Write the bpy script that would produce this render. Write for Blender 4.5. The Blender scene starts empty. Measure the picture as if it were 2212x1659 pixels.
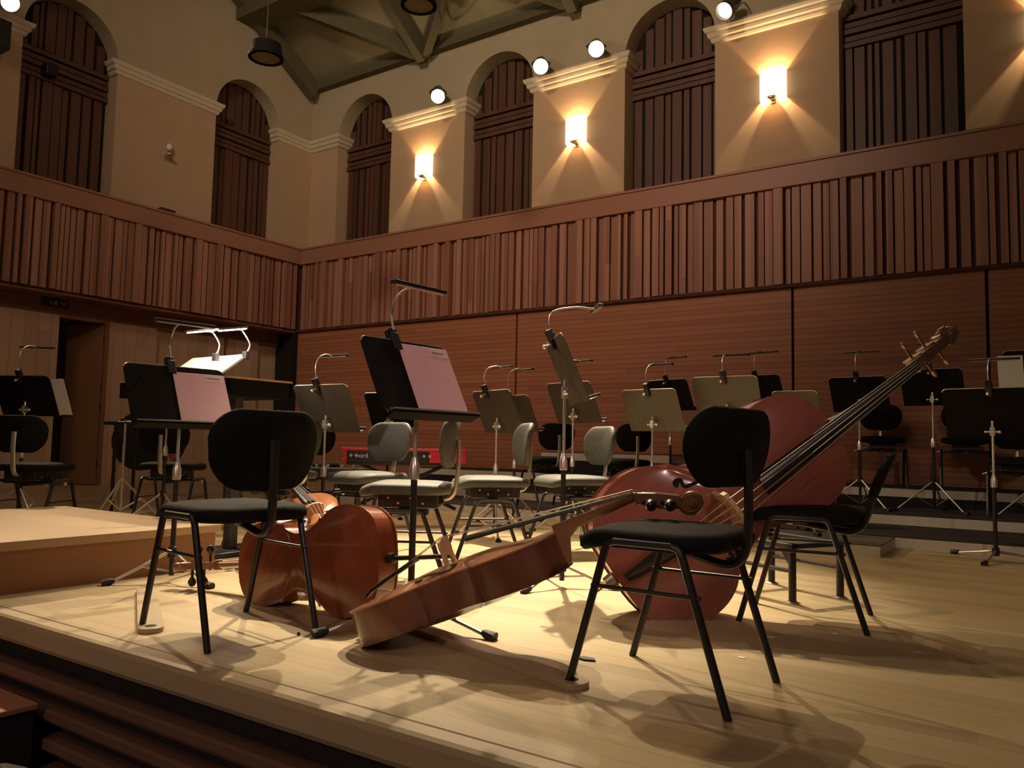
import bpy, math, random
from mathutils import Vector, Matrix, noise
rnd = random.Random(7)
SC = bpy.context.scene
COL = SC.collection
V = Vector
PI = math.pi

# ------------------------------------------------------------------ camera model
CAM_H = .68
FPX = 1710.0
YAW, PIT, ROL = (math.radians(a) for a in (34.0, 4.38, 1.16))
c_f = V((-math.sin(YAW)*math.cos(PIT), math.cos(YAW)*math.cos(PIT), math.sin(PIT)))
c_r0 = V((math.cos(YAW), math.sin(YAW), 0))
c_u0 = c_r0.cross(c_f)
c_r = c_r0*math.cos(ROL) + c_u0*math.sin(ROL)
c_u = c_r.cross(c_f)
CAM = V((0, 0, CAM_H))
cam = bpy.data.objects.new('camera', bpy.data.cameras.new('camera'))
COL.objects.link(cam)
cam.data.sensor_width = 36
cam.data.lens = FPX/2212*36
cam.data.clip_start = .02
cam.data.clip_end = 100
m = Matrix((c_r, c_u, -c_f)).transposed().to_4x4()
m.translation = CAM
cam.matrix_world = m
SC.camera = cam

def at(px, py, D):
    """place seen at photo position (px, py), D metres ahead"""
    return CAM + c_f*D + c_r*((px-1106)/FPX*D) - c_u*((py-829.5)/FPX*D)
def onz(px, py, z=0):
    d = c_f*FPX + c_r*(px-1106) - c_u*(py-829.5)
    return CAM + d*((z-CAM_H)/d.z)
def spot_xy(px, D):
    """ground position under column px at distance D"""
    p = at(px, 960, D)
    return V((p.x, p.y, 0))

# ------------------------------------------------------------------ materials
class NT:
    def __init__(self, name):
        self.m = bpy.data.materials.new(name)
        self.m.use_nodes = True
        self.t = self.m.node_tree
        self.b = self.t.nodes['Principled BSDF']
    def n(self, typ, **kw):
        nd = self.t.nodes.new(typ)
        for k, v in kw.items():
            if k.startswith('i_'):
                key = k[2:]
                key = int(key) if key.isdigit() else key.replace('_', ' ')
                nd.inputs[key].default_value = v
            else:
                setattr(nd, k, v)
        return nd
    def l(self, a, b):
        self.t.links.new(a, b)
    def math(self, op, a, b=None, c=None):
        nd = self.n('ShaderNodeMath', operation=op)
        for i, x in enumerate((a, b, c)):
            if x is None: continue
            if isinstance(x, (int, float)): nd.inputs[i].default_value = x
            else: self.l(x, nd.inputs[i])
        return nd.outputs[0]
    def ramp(self, fac, stops):
        nd = self.n('ShaderNodeValToRGB')
        e = nd.color_ramp.elements
        while len(e) < len(stops): e.new(.5)
        for el, (p, c) in zip(e, stops):
            el.position = p; el.color = (*c, 1)
        self.l(fac, nd.inputs[0])
        return nd.outputs[0]

def plain(name, col, rough=.5, metal=0., var=.12, scale=20., coat=0., spec=.5, bump=0.):
    t = NT(name)
    co = t.n('ShaderNodeTexCoord')
    nz = t.n('ShaderNodeTexNoise', i_Scale=scale, i_Detail=4.)
    t.l(co.outputs['Object'], nz.inputs['Vector'])
    a = tuple(c*(1-var) for c in col); b = tuple(min(1, c*(1+var)) for c in col)
    t.l(t.ramp(nz.outputs['Fac'], [(.3, a), (.7, b)]), t.b.inputs['Base Color'])
    t.b.inputs['Roughness'].default_value = rough
    t.b.inputs['Metallic'].default_value = metal
    t.b.inputs['Coat Weight'].default_value = coat
    t.b.inputs['Coat Roughness'].default_value = .08
    t.b.inputs['Specular IOR Level'].default_value = spec
    if bump:
        bp = t.n('ShaderNodeBump', i_Strength=bump, i_Distance=.004)
        t.l(nz.outputs['Fac'], bp.inputs['Height'])
        t.l(bp.outputs[0], t.b.inputs['Normal'])
    return t.m

def planks(name, ax, aw, w, L, cols, gap=.0, rough=.45, spec=.5, grain=.25, coat=0., gapcol=.25):
    """boards running along axis ax (0,1,2), stacked along axis aw, width w, length L"""
    t = NT(name)
    co = t.n('ShaderNodeTexCoord')
    sx = t.n('ShaderNodeSeparateXYZ')
    t.l(co.outputs['Object'], sx.inputs[0])
    u, v = sx.outputs[ax], sx.outputs[aw]
    vi = t.math('DIVIDE', v, w)
    row = t.math('FLOOR', vi)
    wn = t.n('ShaderNodeTexWhiteNoise', noise_dimensions='1D')
    t.l(row, wn.inputs['W'])
    us = t.math('ADD', t.math('DIVIDE', u, L), t.math('MULTIPLY', wn.outputs['Value'], 7.3))
    seg = t.math('FLOOR', us)
    cb = t.n('ShaderNodeCombineXYZ')
    t.l(row, cb.inputs[0]); t.l(seg, cb.inputs[1])
    w2 = t.n('ShaderNodeTexWhiteNoise', noise_dimensions='2D')
    t.l(cb.outputs[0], w2.inputs['Vector'])
    c3 = t.n('ShaderNodeCombineXYZ')
    t.l(t.math('MULTIPLY', u, 1.2), c3.inputs[0]); t.l(t.math('MULTIPLY', v, 38.), c3.inputs[1]); t.l(w2.outputs['Value'], c3.inputs[2])
    nz = t.n('ShaderNodeTexNoise', i_Scale=1.6, i_Detail=5., i_Roughness=.6)
    t.l(c3.outputs[0], nz.inputs['Vector'])
    f = t.math('ADD', t.math('MULTIPLY', w2.outputs['Value'], 1-grain), t.math('MULTIPLY', nz.outputs['Fac'], grain))
    n = len(cols)
    c = t.ramp(f, [(i/(n-1), cc) for i, cc in enumerate(cols)])
    if gap:
        fr = t.math('FRACT', vi)
        edge = t.math('MINIMUM', fr, t.math('SUBTRACT', 1., fr))
        g = t.math('GREATER_THAN', edge, gap)
        mx = t.n('ShaderNodeMix', data_type='RGBA', blend_type='MULTIPLY')
        mx.inputs[0].default_value = 1.
        t.l(c, mx.inputs[6])
        t.l(t.ramp(g, [(0, (gapcol,)*3), (1, (1, 1, 1))]), mx.inputs[7])
        c = mx.outputs[2]
    t.l(c, t.b.inputs['Base Color'])
    t.b.inputs['Roughness'].default_value = rough
    t.b.inputs['Specular IOR Level'].default_value = spec
    t.b.inputs['Coat Weight'].default_value = coat
    bp = t.n('ShaderNodeBump', i_Strength=.12, i_Distance=.002)
    t.l(nz.outputs['Fac'], bp.inputs['Height'])
    t.l(bp.outputs[0], t.b.inputs['Normal'])
    return t.m

def varnish(name, c0, c1, c2, rough=.22, axis='y'):
    """striped and flamed instrument varnish"""
    t = NT(name)
    co = t.n('ShaderNodeTexCoord')
    mp = t.n('ShaderNodeMapping')
    mp.inputs['Scale'].default_value = (55, 2.2, 18) if axis == 'y' else (6, 9, 2)
    t.l(co.outputs['Object'], mp.inputs[0])
    nz = t.n('ShaderNodeTexNoise', i_Scale=1.4, i_Detail=5., i_Roughness=.6)
    t.l(mp.outputs[0], nz.inputs['Vector'])
    n2 = t.n('ShaderNodeTexNoise', i_Scale=5., i_Detail=2.)
    t.l(co.outputs['Object'], n2.inputs['Vector'])
    f = t.math('ADD', t.math('MULTIPLY', nz.outputs['Fac'], .55), t.math('MULTIPLY', n2.outputs['Fac'], .45))
    t.l(t.ramp(f, [(.3, c0), (.5, c1), (.72, c2)]), t.b.inputs['Base Color'])
    t.b.inputs['Roughness'].default_value = rough
    t.b.inputs['Coat Weight'].default_value = .6
    t.b.inputs['Coat Roughness'].default_value = .12
    return t.m

def glow(name, col, s):
    t = NT(name)
    t.b.inputs['Base Color'].default_value = (*col, 1)
    t.b.inputs['Emission Color'].default_value = (*col, 1)
    t.b.inputs['Emission Strength'].default_value = s
    return t.m

M = {}
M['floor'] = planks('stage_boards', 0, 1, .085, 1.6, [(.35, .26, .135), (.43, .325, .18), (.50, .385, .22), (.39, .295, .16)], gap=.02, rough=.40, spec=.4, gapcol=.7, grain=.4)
M['nosing'] = planks('stage_edge_wood', 0, 1, .3, 3., [(.36, .27, .155), (.42, .32, .19)], rough=.42)
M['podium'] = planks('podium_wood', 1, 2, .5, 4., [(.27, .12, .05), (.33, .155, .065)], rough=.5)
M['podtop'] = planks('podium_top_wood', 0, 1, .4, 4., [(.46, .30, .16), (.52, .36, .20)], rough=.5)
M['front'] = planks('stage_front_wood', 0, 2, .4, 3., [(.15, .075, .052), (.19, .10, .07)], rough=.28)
M['slat'] = planks('parapet_slat_wood', 2, 0, .07, 6., [(.20, .085, .052), (.33, .155, .10), (.47, .245, .165)], rough=.5, grain=.4)
M['slaty'] = planks('parapet_slat_wood_side', 2, 1, .07, 6., [(.20, .085, .052), (.33, .155, .10), (.47, .245, .165)], rough=.5, grain=.4)
M['slatback'] = plain('parapet_backing', (.075, .025, .012), .8)
M['ledge'] = planks('parapet_ledge_wood', 0, 2, .6, 2.5, [(.30, .14, .085), (.34, .165, .10)], rough=.45)
M['ledgey'] = planks('parapet_ledge_wood_side', 1, 2, .6, 2.5, [(.30, .14, .085), (.34, .165, .10)], rough=.45)
M['backwall'] = planks('back_wall_battens', 0, 2, .062, 2.1, [(.28, .105, .05), (.34, .135, .065), (.39, .16, .08), (.33, .13, .06), (.46, .21, .11)], gap=.07, rough=.5, gapcol=.62)
M['sidepan'] = planks('side_wall_panels', 2, 1, .17, 9., [(.42, .28, .175), (.49, .335, .21), (.55, .38, .245)], gap=.03, rough=.55, gapcol=.72)
M['fascia'] = planks('side_fascia_wood', 1, 2, .5, 3., [(.20, .09, .045), (.24, .11, .055)], rough=.5)
M['door'] = planks('door_wood', 2, 1, .4, 6., [(.30, .15, .08), (.35, .18, .095)], rough=.45)
M['infill'] = planks('arch_panel_wood', 2, 0, .2, 6., [(.085, .036, .02), (.13, .056, .032)], rough=.55)
M['plasterlow'] = plain('plaster_peach', (.52, .37, .235), .85, var=.03, scale=3., spec=.2)
M['plaster'] = plain('plaster_cream', (.45, .38, .255), .85, var=.04, scale=3., spec=.2)
M['cornice'] = plain('cornice_paint', (.66, .57, .42), .6, var=.04, spec=.3)
M['ceil'] = plain('ceiling_paint', (.25, .22, .135), .85, var=.10, scale=1.2, spec=.2)
M['beam'] = plain('ceiling_timber', (.12, .105, .06), .8, var=.1, spec=.2)
M['black'] = plain('black_vinyl', (.006, .0065, .005), .75, spec=.15, var=.15, scale=60., bump=.1)
M['fabric'] = plain('lit_upholstery', (.062, .061, .049), .62, var=.2, scale=120., bump=.3)  # dark seat cover with its lit grey painted into the colour
M['tube'] = plain('black_steel_tube', (.014, .012, .011), .38, metal=.0, spec=.5)
M['deskd'] = plain('dim_stand_metal', (.045, .036, .026), .5, spec=.4)  # same black metal, a half-lit tone painted into the colour
M['deskb'] = plain('black_shaded_stand_metal', (.009, .008, .006), .8, spec=.12)  # black metal; on the unlit stands it also paints in the shade
M['deskm'] = plain('lit_stand_metal', (.10, .086, .064), .45, spec=.5)  # same black metal, its spot-lit khaki painted into the colour
M['chrome'] = plain('polished_chrome', (.82, .77, .70), .3, metal=.8, var=.03)
M['steel'] = plain('satin_steel', (.56, .51, .45), .36, metal=.8, var=.05)
M['rubber'] = plain('black_rubber', (.012, .011, .010), .6)
M['pink'] = plain('pink_card', (.80, .47, .50), .6, var=.04, scale=8.)
M['paper'] = plain('white_paper', (.80, .78, .73), .7, var=.02)
M['ink'] = plain('grey_ink', (.22, .18, .18), .7)
M['drum'] = plain('red_drum_shell', (.60, .06, .05), .25, coat=.5)
M['redcase'] = plain('red_keyboard_case', (.62, .02, .05), .35, coat=.3)
M['riser'] = plain('riser_pale_board', (.62, .56, .45), .6, var=.05)
M['risertop'] = plain('riser_dark_carpet', (.018, .016, .014), .9)
M['cv_top'] = varnish('cello_spruce_varnish', (.24, .066, .022), (.31, .10, .036), (.38, .14, .05))
M['cv_back'] = varnish('cello_maple_varnish', (.16, .036, .013), (.22, .054, .020), (.29, .083, .032), axis='x')
M['cw_rib'] = varnish('dark_cello_rib_varnish', (.10, .032, .016), (.16, .056, .028), (.25, .10, .052), rough=.34, axis='x')
M['cw_top'] = varnish('dark_cello_spruce_varnish', (.26, .10, .045), (.33, .14, .065), (.40, .18, .09))
M['bv'] = varnish('bass_red_varnish', (.25, .072, .048), (.31, .098, .066), (.37, .13, .09), rough=.25)
M['bvr'] = varnish('bass_rib_varnish', (.15, .033, .02), (.20, .048, .03), (.26, .068, .042), rough=.3, axis='x')
M['neckw'] = plain('maple_neck', (.46, .25, .12), .35, coat=.3)
M['brass'] = plain('dull_brass', (.22, .13, .06), .35, metal=.8)
M['neckm'] = plain('brown_neck_maple', (.26, .12, .055), .32, coat=.4)
M['neckd'] = plain('dark_neck_wood', (.10, .045, .022), .4, coat=.3)
M['ebony'] = plain('ebony', (.018, .014, .011), .3)
M['string'] = plain('wound_string', (.62, .55, .45), .3, metal=.8)
M['bridge'] = plain('bridge_maple', (.56, .36, .20), .5)
M['dark'] = plain('dark_void', (.006, .005, .004), .9)
M['shade'] = glow('lit_glass_shade', (1., .80, .52), 2.6)
M['lens'] = glow('lit_spot_lens', (1., .84, .62), 40.)
M['lens_dim'] = glow('dim_spot_lens', (1., .80, .52), 5.)
M['led'] = glow('lit_led_strip', (1., .93, .82), 40.)
M['ledoff'] = plain('unlit_led_strip', (.55, .45, .34), .3)
M['green'] = plain('dark_sign_face', (.015, .03, .02), .4)
M['signwhite'] = plain('sign_pictogram', (.30, .32, .28), .5)
M['bag'] = plain('black_blue_cloth', (.006, .008, .013), .55, bump=.3, scale=40.)
M['redwood'] = planks('reddish_box_wood', 0, 1, .4, 2., [(.44, .19, .10), (.50, .23, .12)], rough=.5)

# ------------------------------------------------------------------ mesh builder
class MB:
    def __init__(self):
        self.v = []; self.f = []
    def add(self, vs, fs, T=None):
        o = len(self.v)
        self.v += [tuple(T @ V(p)) if T else tuple(p) for p in vs]
        self.f += [tuple(i+o for i in f) for f in fs]
        return self
    def box(self, a, b, T=None):
        x0, y0, z0 = a; x1, y1, z1 = b
        return self.add([(x0, y0, z0), (x1, y0, z0), (x1, y1, z0), (x0, y1, z0), (x0, y0, z1), (x1, y0, z1), (x1, y1, z1), (x0, y1, z1)],
                        [(0, 3, 2, 1), (4, 5, 6, 7), (0, 1, 5, 4), (1, 2, 6, 5), (2, 3, 7, 6), (3, 0, 4, 7)], T)
    def tube(self, pts, r, seg=10, caps=True, sx=None, T=None):
        """round tube along points; r a number or a list; sx = (axis vector, factor) stretches the section"""
        P = [V(p) for p in pts]; n = len(P)
        rs = r if isinstance(r, (list, tuple)) else [r]*n
        tang = []
        for i in range(n):
            a = P[max(i-1, 0)]; b = P[min(i+1, n-1)]
            t = (b-a)
            tang.append(t.normalized() if t.length > 1e-9 else V((0, 0, 1)))
        t0 = tang[0]
        nrm = t0.cross(V((0, 0, 1)))
        if nrm.length < .1: nrm = t0.cross(V((0, 1, 0)))
        nrm.normalize()
        vs = []; fs = []
        for i in range(n):
            t = tang[i]
            nrm = (nrm - t*nrm.dot(t)).normalized()
            bn = t.cross(nrm)
            for k in range(seg):
                a = 2*PI*k/seg
                d = (nrm*math.cos(a)+bn*math.sin(a))*rs[i]
                if sx: d = d + sx[0]*(d.dot(sx[0])*(sx[1]-1))
                vs.append(P[i]+d)
        for i in range(n-1):
            for k in range(seg):
                a = i*seg+k; b = i*seg+(k+1) % seg
                fs.append((a, b, b+seg, a+seg))
        if caps:
            fs.append(tuple(range(seg-1, -1, -1)))
            fs.append(tuple(range((n-1)*seg, n*seg)))
        return self.add(vs, fs, T)
    def cyl(self, a, b, r0, r1=None, seg=14, T=None):
        return self.tube([a, b], [r0, r0 if r1 is None else r1], seg, T=T)
    def lathe(self, prof, c=(0, 0, 0), seg=24, T=None):
        vs = []; fs = []
        for (r, z) in prof:
            for k in range(seg):
                a = 2*PI*k/seg
                vs.append((c[0]+r*math.cos(a), c[1]+r*math.sin(a), c[2]+z))
        for i in range(len(prof)-1):
            for k in range(seg):
                a = i*seg+k; b = i*seg+(k+1) % seg
                fs.append((a, b, b+seg, a+seg))
        fs.append(tuple(range(seg-1, -1, -1)))
        fs.append(tuple(range((len(prof)-1)*seg, len(prof)*seg)))
        return self.add(vs, fs, T)
    def prism(self, poly, h0, h1, T=None):
        """polygon (x,y) extruded from z=h0 to z=h1"""
        n = len(poly)
        vs = [(x, y, h0) for x, y in poly]+[(x, y, h1) for x, y in poly]
        fs = [tuple(range(n-1, -1, -1)), tuple(range(n, 2*n))]
        fs += [(i, (i+1) % n, n+(i+1) % n, n+i) for i in range(n)]
        return self.add(vs, fs, T)
    def ball(self, c, r, seg=12, rings=7, sc=(1, 1, 1), T=None):
        vs = []; fs = []
        for i in range(rings+1):
            a = PI*i/rings
            for k in range(seg):
                b = 2*PI*k/seg
                vs.append((c[0]+sc[0]*r*math.sin(a)*math.cos(b), c[1]+sc[1]*r*math.sin(a)*math.sin(b), c[2]+sc[2]*r*math.cos(a)))
        for i in range(rings):
            for k in range(seg):
                a = i*seg+k; b = i*seg+(k+1) % seg
                fs.append((a, a+seg, b+seg, b))
        return self.add(vs, fs, T)

def obj(name, mb, mat, parent=None, smooth=False, bevel=0., auto=35):
    me = bpy.data.meshes.new(name)
    me.from_pydata([tuple(p) for p in mb.v], [], mb.f)
    me.materials.append(M[mat] if isinstance(mat, str) else mat)
    me.validate()
    if smooth:
        for p in me.polygons: p.use_smooth = True
        try: me.set_sharp_from_angle(angle=math.radians(auto))
        except Exception: pass
    o = bpy.data.objects.new(name, me)
    COL.objects.link(o)
    if parent: o.parent = parent
    if bevel:
        b = o.modifiers.new('bevel', 'BEVEL'); b.width = bevel; b.segments = 2; b.limit_method = 'ANGLE'
    return o
def tag(o, label, cat, group=None, kind=None):
    o['label'] = label; o['category'] = cat
    if group: o['group'] = group
    if kind: o['kind'] = kind
    return o
def thing(name, label, cat, loc=(0, 0, 0), rotz=0., group=None, mw=None):
    o = bpy.data.objects.new(name, None)
    COL.objects.link(o)
    o.empty_display_size = .1
    if mw is not None: o.matrix_world = mw
    else:
        o.location = loc; o.rotation_euler = (0, 0, rotz)
    return tag(o, label, cat, group)
def struct(name, mb, mat, parent=None, **kw):
    o = obj(name, mb, mat, parent, **kw)
    if not parent: o['kind'] = 'structure'
    return o
def dup(root, loc, rotz, label, group):
    r = root.copy(); COL.objects.link(r)
    r.location = loc; r.rotation_euler = (0, 0, rotz)
    r['label'] = label
    if group: r['group'] = group
    for ch in list(root.children):
        c = ch.copy(); COL.objects.link(c); c.parent = r
        for g in list(ch.children):
            d = g.copy(); COL.objects.link(d); d.parent = c
    return r
def arc(c, r, a0, a1, n, plane='xz'):
    out = []
    for i in range(n+1):
        a = a0+(a1-a0)*i/n
        p, q = r*math.cos(a), r*math.sin(a)
        out.append((c[0]+p, c[1], c[2]+q) if plane == 'xz' else (c[0], c[1]+p, c[2]+q))
    return out
def smoothpath(pts, n=6):
    """Catmull-Rom through points"""
    P = [V(p) for p in pts]; out = []
    for i in range(len(P)-1):
        p0 = P[max(i-1, 0)]; p1 = P[i]; p2 = P[i+1]; p3 = P[min(i+2, len(P)-1)]
        for k in range(n):
            t = k/n
            out.append(.5*((2*p1)+(p2-p0)*t+(2*p0-5*p1+4*p2-p3)*t*t+(3*p1-p0-3*p2+p3)*t**3))
    out.append(P[-1])
    return out

# ------------------------------------------------------------------ room
XW, YW = -11.6, 10.13          # upper walls
XP, YP = -10.6, 9.13           # balcony parapets
Z_SB, Z_ST, Z_LT = 2.54, 3.68, 3.96
XR = 2.6

struct('floor', MB().box((-11.0, 1.56, -.1), (XR, 9.2, 0)), 'floor')
mb = MB()
prof = [(1.56, 0), (1.535, .0), (1.53, -.004), (1.525, 0), (1.478, 0), (1.466, -.006), (1.46, -.02), (1.46, -.075), (1.468, -.09), (1.56, -.09)]
n = len(prof)
mb.add([(-11, y, z) for y, z in prof]+[(XR, y, z) for y, z in prof], [tuple(range(n)), tuple(range(2*n-1, n-1, -1))]+[(i, i+n, (i+1) % n+n, (i+1) % n) for i in range(n)])
struct('trim_1', mb, 'nosing')
struct('wall_front_backing', MB().box((-11, 1.56, -1.0), (XR, 1.62, -.09)), 'risertop')
mb = MB()
for k in range(8):
    z = -.185-.102*k
    mb.box((-11, 1.482, z-.042), (XR, 1.555, z))
    mb.box((-11, 1.515, z-.066), (XR, 1.56, z-.042))
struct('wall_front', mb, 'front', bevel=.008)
struct('floor_auditorium', MB().box((-11, -3, -1.05), (XR, 1.6, -.98)), 'front')

# lower left wall: vertical boards, a door opening, fascia and soffit
mb = MB()
mb.box((-11.06, 1.5, 0), (-11.0, 5.36, 2.30))
mb.box((-11.06, 6.03, 0), (-11.0, 6.78, 2.30))
mb.box((-11.12, 6.78, 0), (-11.08, 9.05, 2.30))
mb.box((-11.06, 7.05, 0), (-11.0, 7.95, 2.30))
mb.box((-11.06, 8.02, 0), (-11.0, 8.62, 2.30))
struct('wall_left', mb, 'sidepan')
struct('trim_2', MB().box((-11.10, 1.5, 2.30), (-11.02, 9.14, 2.56)), 'fascia')
struct('trim_3', MB().box((-11.06, 1.5, Z_SB-.03), (XP+.0, 9.14, Z_SB)), 'fascia')
struct('trim_4', MB().box((-11.7, 9.05, 0), (-10.62, 9.3, 2.54)), 'dark')
struct('wall_corridor', MB().box((-12.6, 5.0, 0), (-12.5, 6.5, 2.6)).box((-12.6, 5.0, 2.4), (-11.06, 6.5, 2.45)).box((-12.6, 4.95, 0), (-11.06, 5.0, 2.6)).box((-12.6, 6.5, 0), (-11.06, 6.55, 2.6)), 'plaster')
struct('floor_corridor', MB().box((-12.6, 5.0, -.05), (-11.0, 6.5, -.001)), 'floor')
# the open door leaf
dr = bpy.data.objects.new('door_1', None); COL.objects.link(dr); dr['kind'] = 'structure'
dr.location = (-11.0, 5.99, 0); dr.rotation_euler = (0, 0, math.radians(-68))
obj('door_leaf', MB().box((-.045, -.62, .01), (0, -.0, 2.26)), 'door', dr, bevel=.004)
hb = MB()
for z in (.25, 1.05, 1.3, 2.0): hb.cyl((.004, .0, z), (.004, .0, z+.1), .012)
obj('door_hinge', hb, 'tube', dr)
obj('door_handle', MB().box((0, -.56, .98), (.03, -.54, 1.02)).tube([(.03, -.55, 1.0), (.05, -.55, 1.0), (.05, -.45, 1.0)], .009), 'steel', dr)
struct('trim_5', MB().box((-11.09, 5.985, 0), (-10.985, 6.045, 2.31)).box((-11.09, 5.36, 2.27), (-10.99, 6.04, 2.31)), 'fascia')

# parapets with vertical slats
def slats(a, b, side):
    mb = MB(); x = a
    while x < b-.02:
        w = rnd.choice((.05, .065, .085, .085, .11))
        d = rnd.choice((.03, .05, .05, .075))
        x1 = min(x+w, b)
        if side == 'back': mb.box((x, YP-d, Z_SB+.02), (x1, YP, Z_ST))
        else: mb.box((XP, x, Z_SB+.02), (XP+d, x1, Z_ST))
        x = x1+rnd.choice((.014, .024, .042))
    return mb
struct('wall_back_balcony', slats(XP+.09, XR, 'back'), 'slat')
struct('wall_left_balcony', slats(1.0, YP-.09, 'left'), 'slaty')
struct('trim_6', MB().box((XP, YP, Z_SB), (XR, YP+.06, Z_ST+.02)), 'slatback')
struct('trim_7', MB().box((XP-.06, 1.0, Z_SB), (XP, YP+.06, Z_ST+.02)), 'slatback')
struct('trim_8', MB().box((XP, YP-.085, Z_ST), (XR, YP+.12, Z_LT-.035)).box((XP-.01, YP-.10, Z_LT-.035), (XR, YP+.15, Z_LT)), 'ledge', bevel=.006)
struct('trim_9', MB().box((XP-.12, 1.0, Z_ST), (XP+.085, YP-.085, Z_LT-.035)).box((XP-.15, 1.0, Z_LT-.035), (XP+.10, YP-.10, Z_LT)), 'ledgey', bevel=.006)
struct('floor_gallery', MB().box((XW-.3, 1.0, 3.0), (XP-.06, YW+.3, 3.06)).box((XP-.06, YP+.06, 3.0), (XR, YW+.3, 3.06)), 'fascia')

# lower back wall: batten panels with dark joints
mb = MB()
for x0, x1 in ((XP, -6.105), (-6.075, -2.355), (-2.325, -.465), (-.435, XR)):
    mb.box((x0, YP-.01, 0), (x1, YP+.05, Z_SB+.01))
struct('wall_back', mb, 'backwall')
struct('trim_10', MB().box((XP, YP+.05, 0), (XR, YP+.1, Z_SB)), 'dark')
struct('trim_11', MB().box((XP, YP-.06, Z_SB-.02), (XR, YP+.05, Z_SB+.02)), 'slatback')

# upper walls: plaster with arched openings
HALF, Z_SP, Z_TOP0 = .675, 6.36, 7.46
def arch_pts(c, n=24, r=HALF):
    return [(c+r*math.cos(a), Z_SP+r*math.sin(a)) for a in (PI*i/n for i in range(n+1))]
def wall_face(lo, hi, centers, zb, zt, half=HALF):
    """quads (u,z) of a wall from lo to hi with arched openings"""
    polys = []; u = lo
    for c in centers:
        polys.append([(u, zb), (c-half, zb), (c-half, zt), (u, zt)])
        A = arch_pts(c)
        A = A[::-1]
        for (p, q) in zip(A[:-1], A[1:]):
            polys.append([p, q, (q[0], zt), (p[0], zt)])
        polys.append([(c-half, Z_SP), (c-half, Z_SP), (c-half, zt), (c-half, zt)])
        u = c+half
    polys.append([(u, zb), (hi, zb), (hi, zt), (u, zt)])
    return polys
ZSPLIT = 6.19
def piers(lo, hi, centers, mapf):
    mb = MB(); u = lo
    for c in centers+[None]:
        e = hi if c is None else c-HALF
        if e-u > .01: mb.add([mapf(u, 3.0, 0), mapf(e, 3.0, 0), mapf(e, ZSPLIT, 0), mapf(u, ZSPLIT, 0)], [(0, 1, 2, 3)])
        if c is not None:
            for s in (-1, 1): mb.add([mapf(c+s*HALF, 3.0, 0), mapf(c+s*HALF, ZSPLIT, 0), mapf(c+s*HALF, ZSPLIT, DEP), mapf(c+s*HALF, 3.0, DEP)], [(0, 1, 2, 3)])
            u = c+HALF
    return mb
BC = [-10.2, -7.21, -4.28, -1.34, 1.62]
LC = [2.65, 5.6, 8.68]
DEP = .30
def wall_mesh(polys, centers, mapf, zb):
    mb = MB()
    for p in polys:
        q = []
        for a in p:
            if not q or (abs(a[0]-q[-1][0])+abs(a[1]-q[-1][1])) > 1e-6: q.append(a)
        if len(q) < 3: continue
        mb.add([mapf(u, z, 0) for u, z in q], [tuple(range(len(q)))])
    for c in centers:                                     # reveals
        path = [(c+HALF, zb)]+arch_pts(c)+[(c-HALF, zb)]
        for (a, b) in zip(path[:-1], path[1:]):
            mb.add([mapf(*a, 0), mapf(*b, 0), mapf(*b, DEP), mapf(*a, DEP)], [(0, 1, 2, 3)])
    return mb
mapB = lambda u, z, d: (u, YW+d, z)
mapL = lambda u, z, d: (XW-d, u, z)
struct('wall_back_upper', wall_mesh(wall_face(XW, XR, BC, ZSPLIT, Z_TOP0), BC, mapB, ZSPLIT), 'plaster')
struct('wall_back_piers', piers(XW, XR, BC, mapB), 'plasterlow')
struct('wall_left_upper', wall_mesh(wall_face(1.0, YW, LC, ZSPLIT, Z_TOP0), LC, mapL, ZSPLIT), 'plaster')
struct('wall_left_piers', piers(1.0, YW, LC, mapL), 'plasterlow')
# gable above the left wall
slope = .62
mb = MB()
pts = [(1.0, Z_TOP0), (YW, Z_TOP0), (1.0, Z_TOP0+slope*(YW-1.0))]
mb.add([mapL(u, z, 0) for u, z in pts], [(0, 1, 2)])
struct('wall_left_gable', mb, 'plaster')

def infill(name, c, side):
    """dark slatted panel that closes an arch"""
    mb = MB()
    mp = (lambda u, z, d: (u, YW+DEP-d, z)) if side == 'back' else (lambda u, z, d: (XW-DEP+d, u, z))
    path = [(c+HALF, 3.0)]+arch_pts(c)+[(c-HALF, 3.0)]
    bk = MB().add([mp(u, z, 0) for u, z in path], [tuple(range(len(path)))])
    def strip(u0, u1, z0, z1, d):
        mb.add([mp(u0, z0, 0), mp(u1, z0, 0), mp(u1, z1, 0), mp(u0, z1, 0), mp(u0, z0, d), mp(u1, z0, d), mp(u1, z1, d), mp(u0, z1, d)],
               [(4, 5, 6, 7), (0, 1, 5, 4), (1, 2, 6, 5), (2, 3, 7, 6), (3, 0, 4, 7)])
    zb = 5.78; zt = 6.22
    u = c-HALF+.03
    while u < c+HALF-.05:
        w = rnd.choice((.05, .08, .12, .14)); d = rnd.choice((.02, .04, .06))
        u1 = min(u+w, c+HALF-.02)
        strip(u, u1, 3.0, zb-.01, d)
        r2 = HALF**2-max(abs(u-c), abs(u1-c))**2
        if r2 > .01: strip(u, u1, zt+.01, Z_SP+math.sqrt(r2)-.01, d*.7)
        u = u1+rnd.choice((.02, .035, .05))
    for k in range(5):
        strip(c-HALF+.01, c+HALF-.01, zb+k*.09, zb+k*.09+.066, .05 if k % 2 else .075)
    obj('backing', bk, 'dark', struct(name, mb, 'infill'))
for i, c in enumerate(BC[:4]): infill('window_%d' % (i+1), c, 'back')
for i, c in enumerate(LC[1:]): infill('window_%d' % (i+5), c, 'left')

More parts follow.
